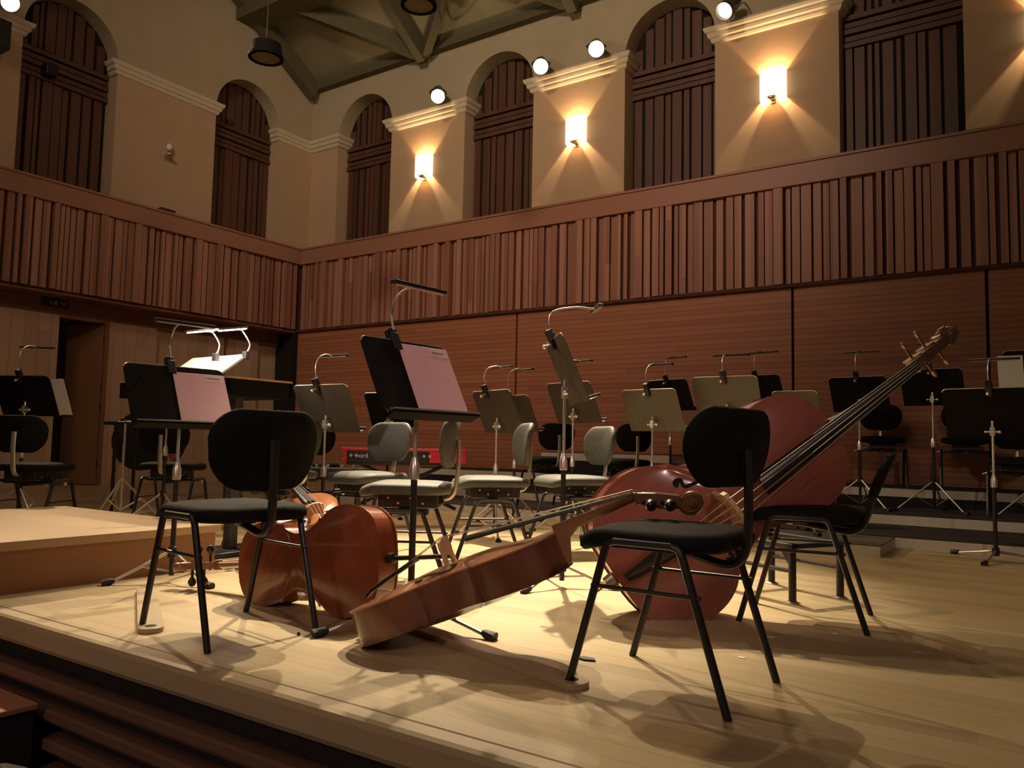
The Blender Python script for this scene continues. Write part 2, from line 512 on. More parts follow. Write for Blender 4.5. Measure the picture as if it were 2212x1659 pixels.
# cornices on the piers
CP = [(0, 6.18), (.03, 6.19), (.045, 6.215), (.045, 6.24), (.075, 6.255), (.085, 6.29), (.085, 6.31), (.11, 6.325), (.125, 6.36), (.125, 6.385), (0, 6.39)]
def cornice(name, u0, u1, side, r0=True, r1=True):
    mb = MB()
    rows = []
    mp = (lambda u, d, z: (u, YW-d, z)) if side == 'back' else (lambda u, d, z: (XW+d*.6, u, z))
    A = []; B = []
    for d, z in CP:
        A.append(mp(u0-(d if r0 else 0), d, z)); B.append(mp(u1+(d if r1 else 0), d, z))
    n = len(CP)
    mb.add(A+B, [(i, i+1, n+i+1, n+i) for i in range(n-1)]+[tuple(range(n)), tuple(range(2*n-1, n-1, -1))])
    for s, on, u in ((-1, r0, u0), (1, r1, u1)):         # returns into the reveal
        if not on: continue
        R = []; Q = []
        for d, z in CP:
            R.append(mp(u+s*d, d, z)); Q.append(mp(u+s*d, -DEP+.02, z))
        mb.add(R+Q, [(i, i+1, n+i+1, n+i) for i in range(n-1)])
    struct(name, mb, 'cornice')
k = 12
for a, b in zip(BC[:-1], BC[1:]):
    cornice('trim_%d' % k, a+HALF, b-HALF, 'back'); k += 1
cornice('trim_%d' % k, XW, BC[0]-HALF, 'back', r0=False); k += 1
for a, b in zip(LC[:-1], LC[1:]):
    cornice('trim_%d' % k, a+HALF, b-HALF, 'left'); k += 1
cornice('trim_%d' % k, LC[-1]+HALF, YW, 'left', r1=False); k += 1

# ceiling: sloped boards, rafters, purlin, braces
def zc(y): return Z_TOP0+slope*(YW-y)
mb = MB()
mb.add([(XW, YW+.02, zc(YW+.02)), (XR, YW+.02, zc(YW+.02)), (XR, 1.0, zc(1.0)), (XW, 1.0, zc(1.0))], [(0, 1, 2, 3)])
struct('ceiling', mb, 'ceil')
def beam(p, q, w, h):
    p = V(p); q = V(q); d = (q-p).normalized(); s = d.cross(V((0, 0, 1))).normalized(); u = s.cross(d)
    T = Matrix((s, d, u)).transposed().to_4x4(); T.translation = p
    return MB().box((-w/2, 0, -h), (w/2, (q-p).length, 0), T)
bi = 1
for x in (-11.45, -8.72, -5.75, -2.8):
    struct('beam_%d' % bi, beam((x, YW-.02, zc(YW)), (x, 2.0, zc(2.0)), .16, .32), 'beam'); bi += 1
struct('beam_%d' % bi, beam((XW, 8.55, zc(8.55)), (XR, 8.55, zc(8.55)), .5, .42), 'beam'); bi += 1
struct('beam_%d' % bi, MB().box((XW, YW-.14, Z_TOP0-.1), (XR, YW, Z_TOP0+.03)), 'beam'); bi += 1
for xa, xb in ((-8.72, -10.9), (-5.75, -7.9), (-8.72, -6.6)):
    struct('beam_%d' % bi, beam((xa, YW-.1, zc(YW-.1)-.02), (xb, 8.5, zc(8.5)-.02), .14, .26), 'beam'); bi += 1

# ------------------------------------------------------------------ lamps of the hall
def light(name, kind, loc, energy, col, target=None, **kw):
    d = bpy.data.lights.new(name, kind)
    d.energy = energy; d.color = col
    for k_, v_ in kw.items(): setattr(d, k_, v_)
    o = bpy.data.objects.new(name, d)
    COL.objects.link(o); o.location = loc
    if target is not None:
        o.rotation_euler = (V(target)-V(loc)).to_track_quat('-Z', 'Y').to_euler()
    return o
WARM = (1., .70, .40)
sc_lab = ['lit wall sconce on the back pier nearest the hall corner', 'lit wall sconce on the middle one of the three lit back piers', 'lit wall sconce on the widest looking pier, below the tall cornice']
def sconce(pos, side, lit, label):
    """shade: half box open at top and bottom with a metal cup below"""
    rz = 0 if side == 'back' else PI/2
    t = thing('wall_sconce', label, 'wall lamp', pos, rz, 'sconces on the piers')
    w, dp, h0, h1 = .165, .16, -.14, .22
    mb = MB()
    prof = [(-w, 0), (-w, -.05), (-w*.8, -.115), (-w*.42, -.15), (0, -dp), (w*.42, -.15), (w*.8, -.115), (w, -.05), (w, 0)]
    inn = [(x*.97, y*.96) for x, y in prof]
    n = len(prof)
    vs = [(x, y, z) for (x, y) in prof for z in (h0, h1)]+[(x, y, z) for (x, y) in inn for z in (h0, h1)]
    fs = []
    for i in range(n-1):
        a = 2*i
        fs += [(a, a+1, a+3, a+2), (2*n+a, 2*n+a+2, 2*n+a+3, 2*n+a+1), (a+1, 2*n+a+1, 2*n+a+3, a+3), (a, a+2, 2*n+a+2, 2*n+a)]
    mb.add(vs, fs)
    if lit:
        obj('shade', mb, 'shade', t)
    fi = MB().cyl((0, -.085, h0-.02), (0, -.085, h0+.06), .02)
    fi.lathe([(.01, -.03), (.05, -.015), (.075, .02), (.07, .025), (.03, .0)], (0, -.08, h0-.0), 16)
    obj('cup', fi, 'steel', t, smooth=True)
    obj('bracket', MB().box((-.02, -dp*.85, h0-.012), (.02, 0, h0)).box((-.035, -.015, h0-.05), (.035, 0, h0+.05)), 'steel', t)
    if not lit: obj('bulb', MB().ball((0, -.07, .02), .045, sc=(1, 1, 1.3)), 'paper', t, smooth=True)
    if lit:
        light('sconce_light', 'POINT', (pos[0], pos[1]-.075, pos[2]+.03), 50, (1., .70, .38), shadow_soft_size=.012)
for i, x in enumerate((-8.72, -5.745, -2.82)):
    sconce((x, YW, 5.36), 'back', True, sc_lab[i])
sconce((.14, YW, 5.36), 'back', True, 'lit wall sconce at the right picture edge, mostly cut off')
sconce((XW, 7.14, 5.30), 'left', False, 'small unlit wall sconce on the left wall pier between arches')

def ony(px, py, Y):
    d = c_f*FPX + c_r*(px-1106) - c_u*(py-829.5)
    return CAM + d*(Y/d.y)
def onx(px, py, X):
    d = c_f*FPX + c_r*(px-1106) - c_u*(py-829.5)
    return CAM + d*(X/d.x)
def spotlamp(pos, aim, lens, label, energy, size=52, blend=.6, col=WARM, r=.112):
    p = V(pos); d = (V(aim)-p).normalized()
    q = d.to_track_quat('Z', 'Y').to_matrix().to_4x4(); q.translation = p
    t = thing('spotlight', label, 'spotlight', mw=q, group='spotlights on the cornices')
    mb = MB().lathe([(r*.55, -.36), (r*.8, -.34), (r*.85, -.1), (r, -.06), (r*1.04, .04), (r*.98, .045), (r*.93, -.02)], seg=24)
    obj('housing', mb, 'tube', t, smooth=True)
    obj('lens', MB().lathe([(r*.92, -.015), (r*.6, .01), (.01, .018)], seg=24), lens, t, smooth=True)
    y = MB().tube(smoothpath([(r*1.08, 0, -.12), (r*1.15, 0, -.3), (0, r*.2, -.5), (-r*1.15, 0, -.3), (-r*1.08, 0, -.12)], 5), .012, 8)
    obj('yoke', y, 'tube', t, smooth=True)
    if energy:
        light('spot_beam', 'SPOT', p+d*.09, energy, col, aim, spot_size=math.radians(size), spot_blend=blend, shadow_soft_size=.1)
spotlamp(ony(946, 207, 9.62), (-3.0, 3.5, .3), 'lens', 'spotlight above the sconce pier nearest the hall corner', 200)
spotlamp(ony(1168, 143, 9.62), (-1.6, 2.4, .3), 'lens', 'glaring spotlight at the left end of the middle cornice', 250)
spotlamp(ony(1288, 105, 9.62), (-1.1, 2.2, .3), 'lens', 'glaring spotlight at the right end of the middle cornice', 250)
spotlamp(ony(1566, 22, 9.62), (-4.5, 3.2, .3), 'lens_dim', 'spotlight beside the tall arch, above the widest sconce pier', 120)
spotlamp(onx(20, 4, -11.1), (-2.9, 4.4, .5), 'lens', 'glaring spotlight on the left wall near the picture corner', 1650, 47)

def pendant(px, py, D, label, rodlen):
    p = at(px, py, D)
    t = thing('pendant_lamp', label, 'pendant lamp', p, 0, 'round pendants')
    obj('drum', MB().lathe([(.02, .085), (.158, .08), (.164, .02), (.164, -.03)], seg=28), 'deskb', t, smooth=True)
    obj('rim', MB().lathe([(.150, -.02), (.188, -.045), (.188, -.075), (.15, -.08), (.15, -.06)], seg=28), 'deskb', t, smooth=True)
    obj('diffuser', MB().lathe([(.005, -.068), (.15, -.066), (.15, -.06)], seg=28), plain('pendant_diffuser', (.30, .25, .14), .6), t, smooth=True)
    obj('rod', MB().cyl((0, 0, .08), (0, 0, rodlen), .008), 'tube', t, smooth=True)
pendant(575, 112, 8.6, 'dark round pendant hanging in front of the corner ceiling', 3.6)
pendant(905, -2, 8.2, 'round pendant cut off by the top edge, seen from below', 3.3)

# ------------------------------------------------------------------ chairs
def rrect(w, h, r, n=5, squash=0):
    pts = []
    for cx, cy, a0 in ((w/2-r, h/2-r, 0), (-w/2+r, h/2-r, PI/2), (-w/2+r, -h/2+r, PI), (w/2-r, -h/2+r, 1.5*PI)):
        for i in range(n+1):
            a = a0+PI/2*i/n
            pts.append((cx+r*math.cos(a), cy+r*math.sin(a)))
    return pts
def pad(outline, th, dome, f, rim=.35):
    """cushion: outline (u,v) with rounded edges; f maps (u,v,h) to space"""
    mb = MB(); n = len(outline)
    prof = [(.0, dome), (.35, dome*.96), (.65, dome*.75), (.86, dome*.38), (.95, dome*.1), (1., -th*.3), (.995, -th*.7), (.95, -th), (.5, -th), (.0, -th)]
    vs = []
    for s, h in prof:
        for (u, v) in outline: vs.append(f(u*s, v*s, h))
    fs = []
    for i in range(len(prof)-1):
        for k_ in range(n):
            a = i*n+k_; b = i*n+(k_+1) % n
            fs.append((a, b, b+n, a+n))
    mb.add(vs, fs)
    return mb
def make_chair(label, style, group=None):
    """local +x is the front"""
    t = thing('orchestra_chair', label, 'chair', group=group)
    dark = style == 'dark'
    if dark: style = 'adjust'  # same chair; its black pads paint in the weaker light
    up = 'fabric' if style == 'adjust' and not dark else 'black'
    st = .445 if style in ('plain', 'front', 'twin') else .478
    def fseat(u, v, h):
        z = st+h
        if style == 'front': u += .02
        if u > .12: z -= (u-.12)**2*2.2
        return (u, v, z)
    obj('seat', pad(rrect(.44, .415, .10, 6), .045, .016, fseat), up, t, smooth=True, auto=60)
    hb = {'plain': .275, 'front': .225, 'adjust': .255, 'twin': .19}[style]
    def fback(u, v, h):
        if style == 'twin': return (-.275-v*.40+.3*u*u+h, u, .58+v)
        x = -.205-v*.12+(.55 if style == 'front' else .9)*u*u+h
        if style == 'front': x += .20*u
        return (x+(.035 if style == 'front' else 0), u, (.645 if style == 'plain' else .685)+v)
    o = []
    W, Hh = {'plain': .42, 'front': .42, 'adjust': .40, 'twin': .34}[style], hb
    for (u, v) in rrect(W, Hh, .10, 7):
        k_ = 1-.16*max(0, -v/Hh)*2
        o.append((u*k_, v))
    obj('backrest', pad(o, .03, .012, fback), up, t, smooth=True, auto=60)
    pdx = .025 if style == 'front' else 0.
    mb = MB()
    ys = (-.10, .10) if style == 'twin' else (0,)
    for y in ys:
        if style == 'twin':
            mb.tube(smoothpath([(.02, y, .395), (-.12, y, .372), (-.185, y, .37), (-.228, y, .41), (-.265, y, .54), (-.315, y, .665)], 5), .013, 8, sx=(V((0, 1, 0)), 1.4))
            continue
        if style == 'adjust':
            mb.tube(smoothpath([(-.06, y, .41), (-.18, y, .405), (-.222, y, .43), (-.238, y, .50), (-.246, y, .60), (-.243, y, .70)], 5), .011, 8, sx=(V((0, 1, 0)), 1.6))
            continue
        mb.tube(smoothpath([(.02, y, .395), (-.10+pdx, y, .372), (-.185+pdx, y, .355), (-.232+pdx, y, .385), (-.245+pdx, y, .46), (-.246+pdx, y, .56), (-.243+pdx, y, .68)], 5), .013, 8, sx=(V((0, 1, 0)), 1.35 if style != 'twin' else .8))
    obj('back_post', mb, 'tube' if style != 'adjust' else 'steel', t, smooth=True)
    for s in (-1, 1):
        yb, yt = .205*s, .204*s
        zt = .36 if style == 'adjust' else .418
        A = [(.232, yb, .0), (.120, yt, zt-.03), (.110, yt, zt-.008), (.088, yt, zt)]
        B = [(-.235, yb, .0), (-.112, yt, zt-.03), (-.102, yt, zt-.008), (-.08, yt, zt)]
        obj('leg', MB().tube(A, .0115, 10), 'tube', t, smooth=True)
        obj('leg', MB().tube(B, .0115, 10), 'tube', t, smooth=True)
        obj('side_rail', MB().tube([(.09, yt, zt), (-.082, yt, zt)], .0115, 10), 'tube', t, smooth=True)
        f = .29/zt if style != 'adjust' else .6
        obj('stretcher', MB().tube([(.232-.104*f, yb-(yb-yt)*f, f*zt), (-.235+.103*f, yb-(yb-yt)*f, f*zt)], .006, 8), 'tube', t, smooth=True)
    zs = .418 if style != 'adjust' else .36
    cb = MB().box((-.03, -.20, zs-.02), (.03, .20, zs+.002)).box((-.10, -.03, zs-.035), (.08, .03, zs+.01))
    obj('seat_support', cb, 'tube', t, bevel=.003)
    if style == 'adjust':
        mech = obj('seat_mechanism', MB().box((-.16, -.11, .365), (.13, .11, .44)).box((-.18, -.035, .38), (-.10, .035, .43)), 'tube', t, bevel=.006)
        for x in (-.09, -.03, .03, .08):
            for sd in (-1, 1):
                zb = .40+.012*(1 if x in (-.03, .08) else -1)
                obj('bolt', MB().cyl((x, sd*.11, zb), (x, sd*.115, zb), .0055), 'chrome', mech, smooth=True)
        obj('lever', MB().tube([(.02, -.10, .38), (.0, -.2, .36), (-.02, -.235, .345)], .006, 8).ball((-.02, -.24, .34), .013), 'steel', t, smooth=True)
    return t
protos = {}
def chair(x, y, heading, label, style='plain', z=0., group='orchestra chairs'):
    """heading in degrees: direction the sitter would face"""
    if style not in protos:
        t = make_chair(label, style, group)
        protos[style] = t
        t.location = (x, y, z); t.rotation_euler = (0, 0, math.radians(heading))
        return t
    return dup(protos[style], (x, y, z), math.radians(heading), label, group)

chair(-2.435, 1.835, 173, 'black orchestra chair nearest the podium, one foot in a pale endpin board')
chair(-.912, 2.218, 179, 'black orchestra chair with the cello scroll lying on its seat', 'front')
chair(-.83, 3.41, 188, 'dark chair carrying the double bass, backrest on twin flat posts', 'twin')

def level(y):
    return .347 if y > 8.30 else .17 if y > 7.25 else .08 if y > 6.30 else 0.
def chair_at(px, D, heading, label, z=0., style='adjust'):
    p = spot_xy(px, D)
    return chair(p.x, p.y, heading, label, style, level(p.y))
chair_at(886, 3.95, 211, 'dark chair right behind the reddish cello, back seen edge on')
chair_at(1060, 4.75, 226, 'grey lit chair beyond the cello strings, facing sideways')
chair_at(1238, 5.15, 236, 'pale lit chair behind the thin black stand pole')
chair_at(795, 5.1, 268, 'grey lit chair in front of the red keyboard, broad back towards us')
chair_at(600, 5.15, 190, 'grey lit chair mostly hidden behind the podium side chair')
chair_at(78, 5.6, 122, 'black chair at the left picture edge, behind the podium', style='dark')
chair_at(378, 6.3, 122, 'black chair behind the stand with the pink folder by the podium', style='dark')
chair_at(680, 7.0, 130, 'dark chair behind the grey stand left of the keyboard', style='dark')
chair_at(1182, 7.75, 150, 'black chair back between the pole stand and the grey chair', style='dark')
chair_at(1345, 7.45, 150, 'black chair beside the pale lit chair, near the risers', style='dark')
chair_at(1515, 6.95, 140, 'black chair hidden behind the double bass and front chair back', style='dark')
chair_at(1905, 7.85, 282, 'black chair on the riser to the right of the bass neck', style='dark')
chair_at(2085, 7.58, 275, 'black chair on the riser behind the tall chrome pole', style='dark')
chair_at(2195, 6.7, 270, 'black chair on the riser at the right picture edge', style='dark')

# ------------------------------------------------------------------ music stands, lamps
def stand(x, y, heading, h, label, z0=0., tilt=25, W=.50, L=.34, hub=.26, rad=.31, legrot=0., collar=None, mat='deskm', shelves=1):
    """local +x faces the player; h = height of the ledge"""
    t = thing('music_stand', label, 'music stand', (x, y, z0), math.radians(heading), 'music stands')
    ti = math.radians(tilt)
    T = Matrix.Translation((.075, 0, h)) @ Matrix.Rotation(-ti, 4, 'Y')
    # plate: rounded top corners, in local y,z of T
    r = .035
    out = [(-W/2, 0), (W/2, 0), (W/2, L-r)]+[(W/2-r+r*math.cos(a), L-r+r*math.sin(a)) for a in (PI/8*i for i in range(1, 5))]+[(-W/2+r+r*math.cos(a), L-r+r*math.sin(a)) for a in (PI/2+PI/8*i for i in range(0, 4))]+[(-W/2, L-r)]
    mb = MB()
    n = len(out)
    vs = [T @ V((.0015, u, v)) for u, v in out]+[T @ V((-.0015, u, v)) for u, v in out]
    mb.add(vs, [tuple(range(n)), tuple(range(2*n-1, n-1, -1))]+[(i, n+i, n+(i+1) % n, (i+1) % n) for i in range(n)])
    obj('desk', mb, mat, t)
    mb = MB()
    for k_ in range(shelves):
        mb.box((.0, -W/2, -.003+.012*k_), (.055-.012*k_, W/2, .0+.012*k_), T)
    mb.box((.052, -W/2, -.003), (.055, W/2, .012), T)
    obj('ledge', mb, mat, t)
    mb = MB()
    for k_ in range(shelves): mb.box((.0555-.017*k_, -W/2, .006+.0*k_), (.0585-.017*k_, W/2, .013+.006*k_), T)
    obj('ledge_rim', mb, 'steel', t)
    rim = MB().tube([T @ V((0, u, v)) for u, v in (out[3:-1])], .0032, 6)
    obj('rim', rim, 'steel', t, smooth=True)
    cz = collar if collar else h*.62
    obj('pole', MB().cyl((0, 0, .03), (0, 0, cz), .0125), 'tube', t, smooth=True)
    obj('collar', MB().lathe([(.013, 0), (.02, .004), (.02, .05), (.014, .07), (.009, .085)], (0, 0, cz-.02), 12), 'chrome', t, smooth=True)
    q = T @ V((-.02, 0, L*.38))
    obj('upper_rod', MB().tube([(0, 0, cz), (0, 0, h-.02), (0, 0, h+.05), tuple(q)] if tilt > 5 else [(0, 0, cz), (0, 0, h+.1)], .0075, 10), 'chrome', t, smooth=True)
    kn = MB().box((-.014, -.014, h+.02), (.016, .014, h+.075)).cyl((0, -.035, h+.045), (0, .035, h+.045), .006).ball((0, -.04, h+.045), .012).ball((0, .04, h+.045), .009)
    obj('tilt_clamp', kn, 'chrome', t, smooth=True)
    obj('hub', MB().lathe([(.014, -.03), (.022, -.025), (.022, .02), (.014, .03)], (0, 0, hub), 12), 'tube', t, smooth=True)
    for k_ in range(3):
        a = math.radians(legrot)+2*PI/3*k_
        ca, sa = math.cos(a), math.sin(a)
        lg = obj('leg', MB().tube([(.015*ca, .015*sa, hub), (rad*ca, rad*sa, .012)], .0075, 8).tube([(.012*ca, .012*sa, .05), (rad*.5*ca, rad*.5*sa, hub*.5+.008)], .005, 6), 'steel', t, smooth=True)
        e = V((rad*ca, rad*sa, .016)); d = V((ca, sa, -.25)).normalized()
        obj('rubber_foot', MB().tube([e-d*.02, e-d*.008, e+d*.035], [.009, .015, .021], 10), 'rubber', lg, smooth=True)
    t_desk[t.name] = (T, W, L)
    return t
t_desk = {}
def lamp(st, label, u=0., bar=.26, lit=False, reach=.16, up=.20, yaw=0., roll=0., v=None, twist=0.):
    """clip lamp on the upper edge of a stand desk; u along the edge"""
    T, W, L = t_desk[st.name]
    base = st.matrix_basis @ T @ Matrix.Translation((0, u, L))
    p = base.translation
    hd = st.rotation_euler.z+math.radians(yaw)
    t = thing('stand_lamp', label, 'lamp', p, hd, 'clip lamps on the music stands')
    ti = Matrix.Rotation(-math.radians(25), 4, 'Y')
    c = MB().box((-.022, -.02, -.055), (-.004, .02, .05), ti).box((.004, -.02, -.045), (.014, .02, .03), ti).box((-.022, -.018, .005), (.012, .018, .05), ti)
    obj('clamp', c, 'tube', t, bevel=.004)
    obj('screw', MB().cyl((-.02, 0, -.02), (-.05, 0, -.02), .005, T=ti).ball((-.055, 0, -.02), .011, T=ti), 'chrome', t, smooth=True)
    path = smoothpath([(-.005, 0, .04), (-.02, 0, .04+up*.45), (.01, 0, .04+up*.85), (reach*.55, 0, .04+up*1.02), (reach, 0, .04+up*.97)], 6)
    obj('gooseneck', MB().tube(path, .0045, 8), 'steel', t, smooth=True)
    R = Matrix.Translation(path[-1]) @ Matrix.Rotation(math.radians(twist), 4, 'Z') @ Matrix.Rotation(math.radians(roll), 4, 'X')
    hd_ = obj('lamp_bar', MB().box((-.014, -bar/2, -.002), (.014, bar/2, .012), R), 'tube' if not lit else 'steel', t, bevel=.003)
    obj('trim_strip', MB().box((-.0145, -bar/2+.004, .0122), (.006, bar/2-.004, .0145), R), 'chrome', hd_)
    obj('led_strip', MB().box((-.009, -bar*.46, -.005), (.009, bar*.46, -.002), R), 'led' if lit else 'ledoff', hd_)
    if lit:
        Rw = t.matrix_basis @ R
        a = bpy.data.lights.new('lamp_light', 'AREA'); a.shape = 'RECTANGLE'; a.size = .02; a.size_y = bar*.9
        a.energy = lit; a.color = (1., .86, .68)
        o = bpy.data.objects.new('lamp_light', a); COL.objects.link(o)
        o.matrix_world = Rw @ Matrix.Translation((0, 0, -.012))
    return t
def flat_on(st, name, label, cat, u0, u1, v0, v1, mat, off=.004, th=.004, lab=False):
    """card or sheet leaning on a stand desk"""
    T, W, L = t_desk[st.name]
    t = thing(name, label, cat, mw=st.matrix_basis @ T)
    obj('cover', MB().box((off, u0, v0), (off+th, u1, v1)), mat, t, bevel=.0015)
    if lab:
        s = obj('label_strip', MB().box((off+th, u1-.105, v1-.042), (off+th+.0006, u1-.006, v1-.006)), plain('label_paper', (.78, .58, .54), .6), t)
        x = MB(); y = u1-.095
        while y < u1-.03:
            w = rnd.uniform(.003, .007)
            x.box((off+th+.0006, y, v1-.028), (off+th+.001, y+w, v1-.020)); y += w+.0015
        obj('print', x, 'ink', s)
    return t
def stand_px(px, D, heading, h, label, **kw):
    p = spot_xy(px, D)
    return stand(p.x, p.y, heading, h, label, **kw)

# the two cello desks
SE = stand_px(897, 2.98, -5, .765, 'music stand holding the larger pink folder, behind the propped cello', tilt=27, legrot=10, rad=.33, W=.45, L=.34, shelves=3, collar=.56, hub=.10, mat='deskb')
lamp(SE, 'unlit clip lamp on the stand with the larger pink folder', u=-.05, bar=.27, up=.15, reach=.13)
flat_on(SE, 'music_folder', 'larger pink folder with a pale label strip on the nearer stand', 'folder', -.045, .222, .004, .325, 'pink', lab=True)
SB = stand_px(385, 3.80, -8, .725, 'music stand beside the podium holding the smaller pink folder', tilt=27, legrot=10, rad=.26, hub=.14, collar=.50, mat='deskb')
lamp(SB, 'unlit clip lamp on the stand beside the podium', u=-.02, bar=.30, up=.16, reach=.13)
flat_on(SB, 'music_folder', 'smaller pink folder with a label strip beside the podium', 'folder', -.02, .245, .004, .305, 'pink', lab=True)
stand_px(358, 6.0, -5, .86, label='music stand almost hidden behind the stand beside the podium', collar=.56)

S = {}
def bg(px, D, heading, ytop_ledge, label, lamp_label=None, lamp_kw={}, **kw):
    """ledge seen at photo height ytop_ledge"""
    q_ = spot_xy(px, D)
    z0 = .074 if (-1.74 < q_.x < -.92 and 5.67 < q_.y < 6.27) else level(q_.y)
    h = at(px, ytop_ledge, D).z-z0
    kw['z0'] = z0
    s = stand_px(px, D, heading, h, label, **kw)
    if lamp_label: lamp(s, lamp_label, **lamp_kw)
    return s
sA = bg(48, 6.2, 115, 897, 'black music stand at the left picture edge with white sheets', 'unlit clip lamp on the stand at the left picture edge', dict(u=0, bar=.26, twist=20), mat='deskb')
flat_on(sA, 'music_sheets', 'white sheets showing past the edge of the leftmost black stand', 'paper', -.36, -.05, .01, .31, 'paper', th=.006)
sD = bg(701, 5.3, 92, 932, 'brownish music stand behind the podium side chair, back towards us', 'unlit clip lamp on the brownish stand behind the podium side chair', dict(u=.02, bar=.26, up=.17, reach=.14), mat='deskd')
sF = bg(838, 7.3, 95, 921, 'low black stand half hidden by the larger pink folder stand', mat='deskb')
sG = bg(1072, 5.9, 70, 934, 'grey music stand right beside the larger pink folder', 'unlit clip lamp on the grey stand beside the larger pink folder', dict(u=.05, bar=.24, up=.15, reach=.15), mat='deskd')
sH = bg(1112, 6.9, 72, 932, 'dark stand behind the grey stand, under the first wall joint', 'unlit clip lamp over the dark stand at the first wall joint', dict(u=0, bar=.24), mat='deskd')
sI = bg(1218, 3.88, 40, 868, 'music stand seen edge on, on a tall black pole', None, tilt=24, hub=.10, rad=.24, legrot=-20, collar=.58, mat='deskd')
lamp(sI, 'unlit clip lamp arching over the stand seen edge on', u=0, bar=.2, up=.12, reach=.22)
sJ = bg(1237, 6.2, 73, 912, 'square dark stand directly behind the edge-on stand pole', 'unlit clip lamp over the square dark stand behind the pole', dict(u=0, bar=.22, up=.14), mat='deskd')
sK = bg(1409, 6.0, 79, 930, 'khaki lit stand whose pole meets the left bout of the bass', 'unlit clip lamp on the khaki stand by the bass', dict(u=.0, bar=.24, up=.16))
sL = bg(1448, 8.05, 74, 886, 'black stand behind the khaki stand by the bass', 'unlit clip lamp above the black stand behind the khaki one', dict(u=0, bar=.25), mat='deskb')
sM = bg(1570, 5.8, 88, 905, 'tallest lit khaki stand, directly above the front chair backrest', 'unlit clip lamp on the khaki stand above the front chair back', dict(u=0, bar=.28, up=.13), rad=.16)
sN = bg(1640, 7.68, 76, 880, 'black stand partly covered by the tallest khaki stand', 'unlit clip lamp on the black stand beside the tallest khaki one', dict(u=0, bar=.3), mat='deskb')
sO = bg(1722, 5.88, 85, 935, 'low grey stand peeking over the bass shoulder', W=.34, rad=.19)
sP = bg(1857, 7.15, 83, 888, 'black stand with lamp, crossed by the middle of the bass neck', 'unlit clip lamp on the black stand crossed by the bass neck', dict(u=0, bar=.29), mat='deskb')
sQ = bg(2016, 6.9, 82, 874, 'black stand just under the bass scroll', 'unlit clip lamp directly beside the bass scroll', dict(u=0, bar=.28), mat='deskb')
sR = bg(2145, 5.14, 82, 948, 'large black stand on a bright chrome pole with flat tripod', 'long unlit clip lamp above the large black stand', dict(u=0, bar=.30, up=.16), W=.56, L=.36, hub=.06, rad=.30, legrot=-60, mat='deskb')
sS = bg(2235, 6.42, 88, 838, 'black stand cut off by the right picture edge', W=.40, mat='deskb')
flat_on(sS, 'music_sheets', 'pale sheets on the stand cut off at the right edge', 'paper', .06, .24, .01, .30, 'paper', off=-.012, th=.006)

# ------------------------------------------------------------------ conductor's place
pod = thing('podium', 'low wooden conductor podium box on the stage', 'podium', (-4.47, 2.14, 0))
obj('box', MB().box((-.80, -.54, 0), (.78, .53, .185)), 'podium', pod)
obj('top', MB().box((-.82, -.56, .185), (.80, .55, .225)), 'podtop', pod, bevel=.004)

cp = V((-4.06, 3.04, 0))
cd = thing('conductor_desk', 'wide conductor desk on a thick grey column beyond the podium', 'desk', (cp.x, cp.y, 0))
obj('column', MB().box((-.03, -.03, .03), (.03, .03, .95)), plain('grey_column', (.05, .047, .042), .5), cd, bevel=.004)
obj('base', MB().box((-.16, -.24, 0), (.16, .24, .03)), 'tube', cd, bevel=.008)
tc = at(493, 816, 4.55)-cp; tz = tc.z; x0, x1, y0, y1 = tc.x-1.12, tc.x, tc.y, tc.y+.46
mb = MB().box((x0, y0, tz-.10), (x1, y1, tz-.085)).box((x0, y0, tz-.085), (x1, y0+.012, tz)).box((x0, y1-.012, tz-.085), (x1, y1, tz)).box((x0, y0, tz-.085), (x0+.012, y1, tz)).box((x1-.012, y0, tz-.085), (x1, y1, tz))
obj('tray', mb, 'deskb', cd)
obj('tray_rim', MB().box((x0-.005, y0-.006, tz), (x1+.005, y0+.02, tz+.012)).box((x0-.005, y1-.02, tz), (x1+.005, y1+.006, tz+.012)).box((x0-.005, y0, tz), (x0+.02, y1, tz+.012)).box((x1-.02, y0, tz), (x1+.006, y1, tz+.012)), 'bridge', cd)
# sloped score rest, its corners taken where the photo shows them
P_tr = at(530, 767, 4.95)
top_l = V((P_tr.x-.56, P_tr.y, P_tr.z))
sl = V((0, -.80, -.60))
rest = MB()
a, b = top_l, P_tr
c_, d_ = b+sl*.36, a+sl*.36
nz = (b-a).cross(sl).normalized()
if nz.z < 0: nz = -nz
rest.add([v-cp-nz*.012 for v in (a, b, c_, d_)]+[v-cp for v in (a, b, c_, d_)], [(3, 2, 1, 0), (4, 5, 6, 7), (0, 1, 5, 4), (1, 2, 6, 5), (2, 3, 7, 6), (3, 0, 4, 7)])
obj('score_rest', rest, 'deskm', cd)
mid = (a+b+c_+d_)/4-cp
obj('rest_strut', MB().cyl((mid.x, mid.y, .97), (mid.x, mid.y, mid.z-.01), .015), 'tube', cd, smooth=True)
sc_ = thing('open_score', 'brightly lit open score on the conductor desk', 'sheet music')
e = .006
sh = MB().add([v+nz*e*k_ for k_ in (.2, 1) for v in (a+V((.02, 0, 0)), b-V((.02, 0, 0)), c_-V((.02, 0, 0)), d_+V((.02, 0, 0)))], [(3, 2, 1, 0), (4, 5, 6, 7), (0, 1, 5, 4), (1, 2, 6, 5), (2, 3, 7, 6), (3, 0, 4, 7)])
obj('pages', sh, 'paper', sc_)
